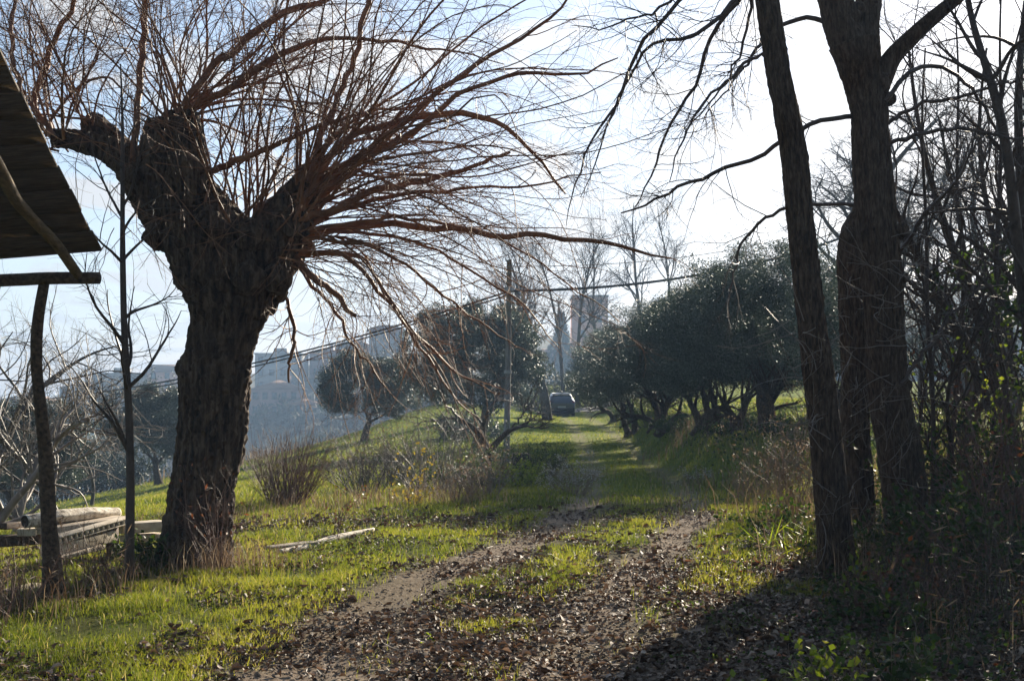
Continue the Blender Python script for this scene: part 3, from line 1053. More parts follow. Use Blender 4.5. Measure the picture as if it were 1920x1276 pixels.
# slender sapling and post on the left
pth = trace([(243, 1052, 19), (244, 960, 17), (246, 850, 16), (243, 770, 15), (234, 660, 13), (229, 560, 12), (231, 470, 11), (228, 380, 9), (232, 260, 6), (226, 120, 3)], 11.9)
b0 = on(243, 11.9)
pth[0, 2] = b0[2] - .05
bare_tree(71, 'slender_tree', 'slim young tree standing upright just left of the thick pollarded trunk', b0, 4, .04, path=pth, nb=16, t0=.22, blen=.26, bark='twig_bark', twig='twig_bark', rmin=.003,
          lv=[dict(n=6, a=(R(20), R(60)), L=(.2, .7), rf=.6, rm=.006, K=8, w=.14, lift=.1, tip=.002),
              dict(n=4, a=(R(20), R(60)), L=(.1, .35), rf=.6, rm=.003, K=5, w=.16, tip=.0014)])

# bare shrubs and small trees at far left
LV2 = [dict(n=7, a=(R(20), R(60)), L=(.3, .9), rf=.6, rm=.010, K=9, w=.16, lift=.35, tip=.003),
       dict(n=4, a=(R(20), R(60)), L=(.12, .45), rf=.6, rm=.005, K=6, w=.16, lift=.2, tip=.002)]
for i, (px, d, h, r, lean, bark, lab) in enumerate((
        (-60, 15.5, 2.6, .06, (.35, .1), 'pale_twig', 'pale barked fig tree with upcurved limbs cut by the left edge'),
        (25, 18.0, 2.9, .05, (.25, 0), 'pale_twig', 'pale spreading fig shrub behind the leaning shed post'),
        (120, 19.5, 3.6, .05, (.1, 0), 'twig_bark', 'brown bare shrub right of the shed post above the log pile'),
        (-40, 24.0, 5.0, .09, (.1, 0), 'twig_bark', 'tall bare tree at the left edge beneath the shed beam'),
        (172, 34.0, 3.6, .05, (0, 0), 'far_bark', 'thin grey upright tree far off between shed post and slim tree'))):
    bare_tree(90 + i, 'bare_shrub' if i < 3 else 'bare_tree', lab, on(px, d), h, r, lean, bark=bark, nb=18, t0=.08 if i < 3 else .2, blen=.62, spread=(R(30), R(80)), wander=.11, lift=.9,
              rmin=.004, lv=LV2, cat='shrub' if i < 3 else 'tree')


# ------------------------------------------------------------------ olive trees
def olive_meshes(seed, H, W, stems=1, fol=26000, leafL=.095, leafW=.026):
    rng = np.random.default_rng(seed)
    tb = MB()
    tops = []
    for s in range(stems):
        off = rng.normal(0, .22, 2) * (stems > 1)
        q = grow(rng, (off[0], off[1], -.2), (rng.normal(0, .18), rng.normal(0, .12), 1), H * .30, 12, .10, .1)[0]
        r = np.linspace(.23, .13, 12) * (H / 5) * (1 if stems == 1 else .72)
        trunk_tube(tb, np.concatenate([q, r[:, None]], 1), 22, 18, .22, seed + s, .5, 5)
        tops.append(q[-1])
        p, d, L, rr, _ = spawn(rng, q[None], r[None], 5, .65, 1, (.3, .8), (H * .28, H * .46), .65, .10)
        c = grow(rng, p, d, L, 9, .14, .5)
        tb.tubes(c, taper(rr, .02, 9), 7)
        branch_set(rng, tb, c, taper(rr, .02, 9), [dict(n=5, a=(.3, .9), L=(.4, 1.1), rf=.55, rm=.02, K=6, w=.15, tip=.006, s=4)], 7)
    # crown: leafy clumps over an uneven dome
    nc = 260
    th = rng.uniform(0, 2 * np.pi, nc)
    cz = rng.uniform(-.74, 1, nc)
    rad = np.sqrt(np.clip(1 - cz ** 2, .1, 1))
    k = rng.uniform(.35, 1.0, nc) ** .6 * (1 + .12 * np.sin(th * 3 + seed) * rad)
    C = np.stack([np.cos(th) * rad * k * W * .5, np.sin(th) * rad * k * W * .5, H * .585 + cz * k * H * .415], 1)
    cs = rng.uniform(.12, .36, nc) * W / 5 * 1.15
    wgt = cs ** 2
    ci = rng.choice(nc, fol, p=wgt / wgt.sum())
    v = unit(rng.normal(0, 1, (fol, 3))) * (rng.random(fol) ** .45)[:, None]
    pts = C[ci] + v * cs[ci][:, None] * np.array((1.25, 1.25, 1.0))
    # a few loose upright sprays
    ns = 230
    sp = C[rng.integers(0, nc, ns)] + np.array((0, 0, .2))
    sc = grow(rng, sp, np.stack([rng.normal(0, .5, ns), rng.normal(0, .5, ns), np.ones(ns)], 1), rng.uniform(.3, 1.0, ns), 10, .1, -.4)
    pts = np.concatenate([pts, sc[:, 3:].reshape(-1, 3), sc[:, 3:].reshape(-1, 3) + rng.normal(0, .03, (ns * 7, 3))])
    dirs = rng.normal(0, 1, (len(pts), 3)) + np.array((0, 0, .25))
    V, Fc = leaves(rng, pts, leafL, leafW, dirs=dirs)
    lf = MB()
    ct = np.concatenate([rng.normal(0, .2, nc)[ci], np.full(len(pts) - fol, .12)])
    lf.add(V, [Fc], np.repeat(np.clip(rng.normal(.45, .22, len(pts)) + ct, 0, 1), 4))
    return tb.data('trunk', True), lf.data('crown')


def build_olives():
    kinds = [olive_meshes(401, 4.9, 5.4, 2, 95000, .085, .024), olive_meshes(402, 5.2, 5.8, 3, 95000, .085, .024), olive_meshes(403, 4.2, 4.9, 1, 110000, .095, .026),
             olive_meshes(404, 5.1, 5.8, 2, 80000, .095, .027)]
    kinds[2][1].materials.append(M['olive_leaf'])
    proto = {}
    sp = [  # kind, px, d, scale, rot, label
        (1, 1440, 29.5, (.76, .76, .78), .3, 'largest dark olive with several twisted trunks, next to the leaning trunk'),
        (0, 1378, 32.5, (.72, .72, .76), 1.4, 'olive behind the largest one, its straight double trunk in front of sunlit grass'),
        (3, 1535, 35, (.76, .76, .74), 2.2, 'olive half hidden behind the slim leaning trunk'),
        (3, 1345, 36.5, .74, 4.0, 'olive added to shade the track, between the straight double trunked one and the third one'),  # inserted into the row for its shadow on the track
        (1, 1222, 55, .84, 2.4, 'low bushy olive added at mid row to shade the track'),  # another olive put in for its shade
        (0, 1312, 40, .84, 3.1, 'olive third from the near end of the bank row'),
        (1, 1250, 49, .88, 4.3, 'bushy olive in the middle of the bank row'),
        (3, 1192, 61, .90, 5.2, 'olive second from the far end of the bank row'),
        (0, 1150, 78, 1.0, .9, 'farthest olive of the bank row, beside the parked car'),
        (1, 1800, 74, 1.0, 2.9, 'dim olive glimpsed through the right thicket'),
        (2, 893, 52, (1.12, 1.12, 1.30), .6, 'broad round olive directly behind the wooden pole'),
        (2, 684, 64, (.98, .98, .98), 2.0, 'small olive alone on the sunny meadow rim, seen right of the pollarded trunk'),
        (2, 300, 58, (.95, .95, .98), 3.3, 'olive partly hidden behind the thick pollarded trunk'),
        (2, 40, 40, (.8, .8, .85), 4.4, 'dark olive at the left edge below the meadow'),
    ]
    for k, px, d, sc, rz, lab in sp:
        loc = on(px, d)
        if k not in proto:
            root = thing('olive_tree', lab, 'olive tree', loc, 'olive trees', rz)
            root.scale = (sc, sc, sc) if np.isscalar(sc) else sc
            link('trunk', kinds[k][0], M['grey_bark'], root)
            link('crown', kinds[k][1], M['olive_leaf'], root)
            proto[k] = root
        else:
            dup(proto[k], loc, rz, sc, lab)


build_olives()


# ------------------------------------------------------------------ bare trees in the distance
def build_far_trees():
    g = 'bare trees beyond the olives'
    lv = [dict(n=7, a=(R(18), R(50)), L=(1.2, 3.2), rf=.6, rm=.05, K=8, w=.13, lift=.25, tip=.016),
          dict(n=5, a=(R(20), R(55)), L=(.5, 1.5), rf=.6, rm=.022, K=5, w=.16, tip=.009),
          dict(n=3, a=(R(20), R(55)), L=(.25, .8), rf=.6, rm=.011, K=4, w=.16, tip=.006)]
    for i, (px, d, h, r, lean, lab) in enumerate((
            (1026, 78, 9.5, .30, (-.10, 0), 'thick dark trunk just above the parked car, leaning left'),
            (1058, 100, 12.5, .16, (-.05, 0), 'slim bare tree rising straight up above the car roof'),
            (1082, 104, 13.0, .18, (.08, 0), 'slim bare tree in front of the salmon tower'),
            (985, 108, 13.5, .16, (-.06, 0), 'bare tree with a feathery crown right behind the wooden pole'),
            (1205, 112, 14.5, .20, (.04, 0), 'feathery bare crown above the middle of the olive row'),
            (1255, 118, 15.0, .18, (.0, 0), 'feathery bare crown above the near half of the olive row'),
            (1125, 120, 14.0, .16, (-.04, 0), 'thin bare tree rising between tower and olive row'),
            (930, 116, 12.0, .14, (0, 0), 'faint bare crown above the broad round olive'))):
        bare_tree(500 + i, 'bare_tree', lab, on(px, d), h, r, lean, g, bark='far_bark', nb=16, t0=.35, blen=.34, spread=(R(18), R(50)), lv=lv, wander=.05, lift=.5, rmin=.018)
    lv = [dict(n=7, a=(R(25), R(70)), L=(1.0, 3.4), rf=.65, rm=.09, K=9, w=.2, lift=.2, tip=.02),
          dict(n=6, a=(R(25), R(65)), L=(.5, 1.7), rf=.6, rm=.035, K=6, w=.2, tip=.010),
          dict(n=4, a=(R(20), R(60)), L=(.25, .8), rf=.6, rm=.012, K=4, w=.18, tip=.006)]
    g = 'pale hazy trees behind the right trunks'
    for i, (px, d, h, r, lean, lab) in enumerate((
            (1533, 66, 15.5, .36, (-.03, 0), 'big pale tree with winding limbs behind the slim leaning trunk'),
            (1820, 60, 13.0, .26, (.03, 0), 'pale hazy tree behind the middle of the right thicket'),
            (1730, 75, 14.0, .26, (.05, 0), 'pale hazy tree just right of the stout forked trunk'),
            (1905, 52, 11.0, .22, (-.08, 0), 'pale hazy tree at the right edge behind the crooked stems'),
            (1650, 88, 14.5, .24, (0, 0), 'faint tree showing either side of the stout forked trunk'))):
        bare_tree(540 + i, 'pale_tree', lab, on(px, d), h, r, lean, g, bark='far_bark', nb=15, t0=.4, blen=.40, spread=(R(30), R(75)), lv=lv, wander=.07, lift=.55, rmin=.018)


build_far_trees()


# ------------------------------------------------------------------ open shed at the left edge
def build_shed():
    c = P(190, 470, 10.5)
    ev = np.array((-1.0, -.04, -.085))
    vg = np.array((0.0, -1.0, .468))
    nrm = unit(np.cross(ev, vg))
    base = on(100, 10.95)
    root = thing('open_shed', 'dark board roof corner of an open shed standing on a crooked post at left', 'shed', base)
    rb = MB()
    rng = np.random.default_rng(3)
    nb = 15
    for i in range(nb):
        t0, t1 = i * .25, i * .25 + .262
        a = c + vg * (t0 + t1) / 2 + nrm * (.006 * (i % 2)) + ev * rng.uniform(-.008, .012)
        rb.beam(a, a + ev * 4.6, t1 - t0, .022, rng.random(), up=np.cross(ev, vg))
    rb.obj('roof', M['roof_board'], root, origin=base)
    sb = MB()
    # bluish sheet, its colour standing for a light patch in the roof
    a = c + vg * 2.05 + np.array((-.02, 0, .03))
    sb.beam(a + ev * .03, a + ev * 1.2, .42, .02, .5, up=np.cross(ev, vg))
    sb.obj('light_patch_sheet', M['sheet'], root, origin=base)
    rf = MB()
    a = P(143, 507, 10.42)
    pth = np.array([(*(a + np.array((0, .05, -.03))), .036), (*P(105, 455, 10.0), .038), (*P(60, 410, 9.6), .038), (*P(28, 375, 9.2), .042), (*P(-40, 240, 8.4), .042), (*P(-120, 90, 7.8), .04)])
    trunk_tube(rf, pth, 40, 16, .14, 4, 0, 5)
    rf.obj('rafter', M['rafter_wood'], root, True, base)
    bm = MB()
    pth = np.array([(*P(187, 521, 10.5), .044), (*P(100, 521, 10.5), .046), (*P(0, 526, 10.5), .048), (*P(-300, 540, 10.5), .05)])
    trunk_tube(bm, pth, 40, 16, .06, 6, 0, 4)
    bm.obj('beam', M['dark_wood'], root, True, base)
    pb = MB()
    d = 10.75
    rows = [(103, 1108, 40), (100, 1085, 36), (92, 980, 29), (88, 900, 26), (84, 830, 25), (76, 760, 22), (68, 690, 20), (68, 640, 21), (72, 590, 20), (80, 545, 20), (83, 528, 19)]
    pth = trace([(r[0], r[1], r[2], -.2 * (1 - (r[1] - 528) / 560)) for r in rows], d)
    trunk_tube(pb, pth, 60, 20, .11, 7, .15, 5)
    pb.obj('post', M['dark_wood'], root, True, base)


build_shed()


# ------------------------------------------------------------------ pile of timber and lintels behind the post
def log_obj(name, label, cat, pth, K, sides, rough, seed, m, end=True, group=None):
    base = pth[:, :3].mean(0)
    base[2] = pth[:, 2].min() - pth[0, 3]
    mb = MB()
    trunk_tube(mb, pth, K, sides, rough, seed, 0, 5)
    if not end:
        o = mb.obj(name, m, None, True, base)
        o.location = base
        return tag(o, label, cat, group)
    root = thing(name, label, cat, base, group)
    mb.obj('bark', m, root, True, base)
    eb = MB()
    ax = unit(pth[0, :3] - pth[1, :3])
    a = pth[0, :3]
    eb.tubes(np.array([a - ax * .01, a + ax * .006]), np.array([pth[0, 3] * .93, pth[0, 3] * .9]), 20, .5, True)
    eb.obj('cut_end', M['end_grain'], root, False, base)
    return root


def beam_obj(name, label, cat, a, b, w, h, m, group=None, holes=None):
    base = (np.asarray(a) + np.asarray(b)) / 2
    base = base - np.array((0, 0, h / 2))
    mb = MB()
    if not holes:
        mb.beam(a, b, w, h)
    else:
        t = b - a
        L = np.linalg.norm(t)
        u = np.array((0, 0, 1.0))
        st = h * .24
        mb.beam(a + u * (h / 2 - st / 2), b + u * (h / 2 - st / 2), w, st, .5)
        mb.beam(a - u * (h / 2 - st / 2), b - u * (h / 2 - st / 2), w, st, .5)
        n = holes
        for i in range(n + 1):
            f = i / n
            p = a + t * (f * (1 - .03) + .015)
            dv = unit(t) * L * .018
            mb.beam(p - dv, p + dv, w * .985, h - 2 * st + .004, .5)
        mb.beam(a + np.cross(unit(t), u) * -w * .38, b + np.cross(unit(t), u) * -w * .38, w * .2, h - 2 * st, .5)
    o = mb.obj(name, m, None, False, base)
    o.location = base
    bv = o.modifiers.new('worn_edges', 'BEVEL')
    bv.width = .006
    bv.segments = 2
    return tag(o, label, cat, group)


def build_pile():
    g = 'old timber and lintels piled behind the post'
    log_obj('log', 'pale weathered log lying on top of the timber pile, dark cut end to the left', 'log',
            np.array([(*P(47, 977, 13.2), .062), (*P(110, 968, 13.5), .063), (*P(170, 962, 13.9), .060), (*P(219, 961, 14.3), .056)]), 90, 40, .15, 51, M['pale_log'], True, g)
    beam_obj('plank', 'broad pale plank slab wedged beneath the white log', 'plank', P(85, 995, 13.25), P(228, 973, 14.15), .24, .075, M['old_wood'], g)
    beam_obj('perforated_lintel', 'hollow lintel with a row of square holes along its side', 'lintel', P(100, 1013, 13.0), P(233, 975, 13.9), .14, .068, M['concrete'], g, 13)
    beam_obj('lintel', 'solid pale lintel directly under the one with square holes', 'lintel', P(88, 1034, 12.95), P(206, 1003, 13.75), .15, .105, M['concrete'], g)
    beam_obj('rail', 'grey thin rail at the bottom front of the timber pile', 'plank', P(92, 1050, 12.85), P(190, 1024, 13.5), .10, .04, M['old_wood'], g)
    beam_obj('beam_stub', 'dark square beam end sticking out left of the white log', 'beam', P(4, 986, 13.2), P(70, 981, 13.9), .09, .062, M['dark_wood'], g)
    beam_obj('concrete_block', 'small tapered concrete block under the cut end of the log', 'block', P(32, 997, 13.3), P(68, 996, 13.35), .14, .066, M['concrete'], g)
    beam_obj('stump_block', 'dark upright wood block holding up the right end of the pile', 'block', P(212, 1046, 13.8), P(210, 986, 13.8), .11, .10, M['dark_wood'], g)
    beam_obj('base_timber', 'dark heavy timber on the ground at the left foot of the pile', 'beam', P(-20, 1015, 13.2), P(85, 1008, 13.6), .16, .10, M['dark_wood'], g)
    beam_obj('stone_slab', 'flat sloping stone slab between slim tree and pollarded trunk', 'stone', P(222, 990, 14.1), P(306, 984, 14.4), .22, .10, M['concrete'], g)
    beam_obj('stone_footing', 'lower stone block beneath the sloping slab', 'stone', P(238, 1010, 14.1), P(302, 1004, 14.5), .2, .07, M['old_wood'], g)
    # pale pole in the grass left of the track
    a, b = G(522, 1042), G(700, 1003)
    a[2] += .03
    b[2] += .06
    log_obj('fallen_pole', 'pale fallen pole lying in the grass right of the pollarded trunk', 'log',
            np.array([(*a, .034), (*(a * .75 + b * .25 + (.02, 0, -.015)), .042), (*(a * .55 + b * .45 + (-.02, 0, -.01)), .040), (*(a * .3 + b * .7), .038), (*b, .02)]), 60, 16, .22, 57, M['pale_log'], False)
    a, b = G(505, 1034), G(590, 1026)
    beam_obj('flat_board', 'thin grey board lying flat behind the left end of the fallen pole', 'board', a + (0, 0, .04), b + (0, 0, .05), .16, .025, M['old_wood'])
    a, b = G(28, 1118), G(88, 1103)
    beam_obj('ground_slab', 'grey flat slab lying among dry weeds left of the post foot', 'stone', a + (0, 0, .02), b + (0, 0, .02), .28, .05, M['old_wood'])


build_pile()


# ------------------------------------------------------------------ pole and cables
def build_pole():
    b = on(949, 40)
    top = P(955, 487, 40)
    root = thing('utility_pole', 'grey wooden pole carrying the cables, standing behind the small fruit tree', 'utility pole', b)
    mb = MB()
    mb.tubes(np.array([b - (0, 0, .4), b + (top - b) * .5 + (.01, 0, 0), top]), np.array([.092, .082, .070]), 16, .5, True)
    mb.obj('shaft', M['pole_wood'], root, True, b)
    br = MB()
    h = P(954, 542, 39.9)
    br.beam(h + (-.14, 0, 0), h + (.14, 0, 0), .05, .05)
    br.tubes(np.array([h + (0, -.02, -.05), h + (0, -.02, .06)]), np.array([.125, .125]), 16, .5)
    br.obj('bracket', M['steel'], root, False, b)
    st = MB()
    st.tubes(np.array([P(952, 700, 39.98), P(952, 694, 39.98)]), np.array([.107, .107]), 16)
    st.obj('band', M['steel'], root, False, b)

    def cable(a, c, sag, r, lab):
        t = np.linspace(0, 1, 60)[:, None]
        q = a * (1 - t) + c * t
        q[:, 2] -= sag * 4 * (t * (1 - t))[:, 0]
        m = MB()
        m.tubes(q, np.full(60, r), 6)
        base = q[0]
        o = m.obj('cable', M['cable'], None, True, base)
        o.location = base
        tag(o, lab, 'cable', 'overhead cables')
    lt = P(957, 545, 39.95)
    cable(lt, P(-150, 760, 62), .85, .028, 'upper of the two sagging cables running left from the wooden pole')
    cable(lt + (0, 0, -.10), P(-150, 772, 62), .80, .024, 'lower of the two sagging cables running left from the wooden pole')
    cable(lt, P(1620, 430, 52), .55, .045, 'thick twisted cable running right from the pole over the olives')
    cable(lt + (0, 0, .7), P(1620, 400, 60), .6, .012, 'thin wire above the thick cable right of the pole')


build_pole()


# ------------------------------------------------------------------ parked car, seen from behind
def build_car():
    x, y = 3.25, 92.0
    z = float(ground_z(x, y)) - .02
    root = thing('parked_car', 'dark grey hatchback parked on the track, seen from behind', 'car', (x, y, z), None, R(1.5))
    # stations along the length: y, half width low, half width belt, half width roof, z bottom, z belt, z roof
    st = [(-.02, .70, .74, .62, .42, .78, .86), (.04, .84, .86, .66, .30, .92, .98), (.16, .88, .89, .66, .24, .98, 1.16), (.45, .90, .905, .64, .22, 1.0, 1.44), (.75, .90, .91, .645, .22, 1.0, 1.50),
          (1.6, .90, .91, .66, .22, .99, 1.59), (2.3, .90, .91, .65, .22, .98, 1.50), (3.0, .90, .90, .62, .22, .97, 1.12), (3.25, .89, .89, .70, .22, .95, 1.0), (4.0, .86, .86, .70, .24, .84, .88), (4.3, .70, .72, .55, .35, .66, .70)]
    V, Fc = [], []
    n = 10
    for (yy, wl, wb, wr, zb, zl, zr) in st:
        half = [(wl * .92, zb), (wl, zb + .10), (wb, zl), (wr + (wb - wr) * .18, zl + (zr - zl) * .80), (wr * .82, zr)]
        ring = [(-a, b) for a, b in half] + [(a, b) for a, b in reversed(half)]
        V += [(a, yy, b) for a, b in ring]
    for s in range(len(st) - 1):
        for k in range(n):
            Fc.append((s * n + k, s * n + (k + 1) % n, (s + 1) * n + (k + 1) % n, (s + 1) * n + k))
    mb = MB()
    mb.add(V, [np.array(Fc), np.array([list(range(n))]), np.array([list(range((len(st) - 1) * n, len(st) * n))[::-1]])])
    o = mb.obj('body', M['car_paint'], root, True)
    bv = o.modifiers.new('bevel', 'BEVEL')
    bv.width = .03
    bv.segments = 3
    bv.limit_method = 'ANGLE'

    def quad(nm, pts, m, th=.02):
        pts = np.asarray(pts, float)
        c = pts.mean(0)
        nr = unit(np.cross(pts[1] - pts[0], pts[2] - pts[1]))
        if nr[1] > 0 and abs(nr[1]) > .3:
            nr = -nr
        w = MB()
        k = len(pts)
        w.add(np.concatenate([pts + nr * th * .5, pts - nr * th]), [np.array([list(range(k))]), np.array([[k + i for i in range(k)][::-1]]), np.array([(i, (i + 1) % k, k + (i + 1) % k, k + i) for i in range(k)])])
        return w.obj(nm, m, root)
    quad('rear_window', [(-.63, .145, 1.06), (.63, .145, 1.06), (.56, .43, 1.43), (-.56, .43, 1.43)], M['car_glass'])
    quad('spoiler', [(-.60, .38, 1.515), (.60, .38, 1.515), (.58, .72, 1.555), (-.58, .72, 1.555)], M['car_paint'], .03)
    quad('number_plate', [(-.26, -.035, .60), (.26, -.035, .60), (.26, -.02, .71), (-.26, -.02, .71)], M['plate'])
    quad('bumper', [(-.78, -.05, .32), (.78, -.05, .32), (.80, -.03, .55), (-.80, -.03, .55)], M['rubber'], .05)
    for s in (-1, 1):
        quad('tail_lamp', [(s * .56, .035, .86), (s * .83, .075, .86), (s * .84, .09, 1.01), (s * .60, .07, 1.01)], M['tail_lamp'], .03)
        quad('side_window', [(s * .865, .75, 1.06), (s * .865, 2.75, 1.04), (s * .73, 2.2, 1.40), (s * .73, .85, 1.42)], M['car_glass'])
        w = MB()
        w.box((s * .93 - .09, 2.55, .98), (s * .93 + .09, 2.67, 1.11))
        q = w.obj('mirror', M['car_paint'], root)
        b = q.modifiers.new('bevel', 'BEVEL')
        b.width = .03
        b.segments = 2
        for yy in (.78, 3.35):
            w = MB()
            w.tubes(np.array([(s * .70, yy, .31), (s * .73, yy, .31), (s * .87, yy, .31), (s * .90, yy, .31)]), np.array([.27, .31, .31, .27]), 24, .5, True)
            t = w.obj('wheel', M['rubber'], root, True)
            w = MB()
            w.tubes(np.array([(s * .88, yy, .31), (s * .905, yy, .31)]), np.array([.19, .16]), 16, .5, True)
            w.obj('rim', M['steel'], t)
    w = MB()
    w.tubes(np.array([(-.45, .9, 1.55), (-.46, .8, 1.80)]), np.array([.012, .006]), 6)
    w.obj('aerial', M['rubber'], root)


build_car()


def build_lane():
    # pale lane crossing behind the car
    V, Fc = [], []
    ks = np.linspace(0, 1, 24)
    for t in ks:
        x = 2.2 + 6.0 * t
        y = 95.5 + 6.5 * t
        for s in (-1, -.33, .33, 1):
            xx, yy = x - .6 * s * 1.1, y + .8 * s * 1.1
            V.append((xx, yy, float(ground_z(xx, yy)) + .03 + .02 * (1 - s * s)))
    for i in range(len(ks) - 1):
        for k in range(3):
            a = i * 4 + k
            Fc.append((a, a + 1, a + 5, a + 4))
    m = mat_rough('lane_gravel', [(.3, (.24, .22, .20)), (.7, (.38, .36, .34))], 3, None, .9, 0, 6)
    o = link('lane', mesh_data('lane', np.array(V), [np.array(Fc)], None, True), m)
    o['kind'] = 'structure'


build_lane()


# ------------------------------------------------------------------ town on the far ridge
def wall_mat(name, c):
    k = np.array(c)
    return mat_rough(name, [(.3, tuple(k * .82)), (.7, tuple(k * 1.1))], .35, None, .9, 0, 6)


WALLS = {'salmon': wall_mat('wall_salmon', (.80, .43, .28)), 'cream': wall_mat('wall_cream', (.33, .29, .23)), 'grey': wall_mat('wall_grey', (.26, .25, .24)),
         'rose': wall_mat('wall_rose', (.36, .22, .19)), 'white': wall_mat('wall_white', (.36, .35, .33))}
ROOFT = mat_rough('roof_tile', [(.3, (.17, .085, .055)), (.7, (.27, .14, .09))], 1.2, (1, 6, 1), .9)
WINM = mat_rough('window_glass', [(.3, (.03, .04, .05)), (.7, (.10, .13, .16))], 1.0, None, .15, 0, 2, .6)
SHUT = mat_rough('shutter', [(.3, (.16, .12, .09)), (.7, (.24, .18, .14))], 3, None, .7)


def building(label, px0, px1, ytop, d, depth, m, roof='hip', storeys=3, cols=4, rz=0.0, name='town_house'):
    x0, x1 = (px0 - 960) / F * d, (px1 - 960) / F * d
    w = x1 - x0
    cx = (x0 + x1) / 2
    top = P((px0 + px1) / 2, ytop, d)[2]
    gz = min(float(hill_z(x0, d)), float(hill_z(x1, d)), float(hill_z(cx, d + depth))) - 1.0
    rh = 0 if roof == 'flat' else min(w, depth) * .2
    H = top - gz - rh
    root = thing(name, label, 'building', (cx, d, gz), 'houses of the hill town', rz)
    mb = MB()
    mb.box((-w / 2, 0, 0), (w / 2, depth, H))
    mb.obj('wall', m, root)
    rb = MB()
    ov = .5
    if roof == 'flat':
        rb.box((-w / 2 - .2, -.2, H), (w / 2 + .2, depth + .2, H + .35))
        if storeys < 4:
            rb.box((-w * .15, depth * .3, H + .35), (w * .12, depth * .6, H + 1.6))
    elif roof == 'curve':
        k = 12
        V, Fc = [], []
        for i in range(k + 1):
            a = i / k
            z = H + rh * math.sin(math.pi * (.12 + .76 * a))
            V += [(-w / 2 - ov + (w + 2 * ov) * a, -ov, z), (-w / 2 - ov + (w + 2 * ov) * a, depth + ov, z), (-w / 2 - ov + (w + 2 * ov) * a, -ov, H - .1), (-w / 2 - ov + (w + 2 * ov) * a, depth + ov, H - .1)]
        for i in range(k):
            a, b = i * 4, i * 4 + 4
            Fc += [(a, b, b + 1, a + 1), (a + 2, b + 2, b, a), (a + 1, b + 1, b + 3, a + 3)]
        rb.add(V, [np.array(Fc)])
    else:
        rl = w / 2 - (min(w, depth) / 2 if roof == 'hip' else 0)
        V = [(-w / 2 - ov, -ov, H), (w / 2 + ov, -ov, H), (w / 2 + ov, depth + ov, H), (-w / 2 - ov, depth + ov, H), (-max(rl, .4) - (ov if roof != 'hip' else 0), depth / 2, H + rh),
             (max(rl, .4) + (ov if roof != 'hip' else 0), depth / 2, H + rh)]
        rb.add(V, [np.array([(0, 1, 5, 4), (2, 3, 4, 5)]), np.array([(1, 2, 5), (3, 0, 4)]), np.array([(3, 2, 1, 0)])])
    r = rb.obj('roof', ROOFT if roof != 'flat' else WALLS['grey'], root)
    if roof in ('hip', 'gable'):
        c = MB()
        c.box((w * .18, depth * .45, H + rh * .6), (w * .18 + .7, depth * .45 + .7, H + rh + 1.0))
        c.obj('chimney', m, r)
    sh = min(3.2, H / (storeys + .3))
    for s in range(storeys):
        for c in range(cols):
            wx = -w / 2 + w * (c + .5) / cols
            wz = H - sh * (s + 1) + sh * .28
            f = MB()
            f.box((wx - .62, -.10, wz), (wx + .62, .02, wz + 1.6))
            wo = f.obj('window', SHUT, root)
            g = MB()
            g.box((wx - .48, -.13, wz + .12), (wx + .48, -.098, wz + 1.48))
            g.obj('pane', WINM, wo)
    return root


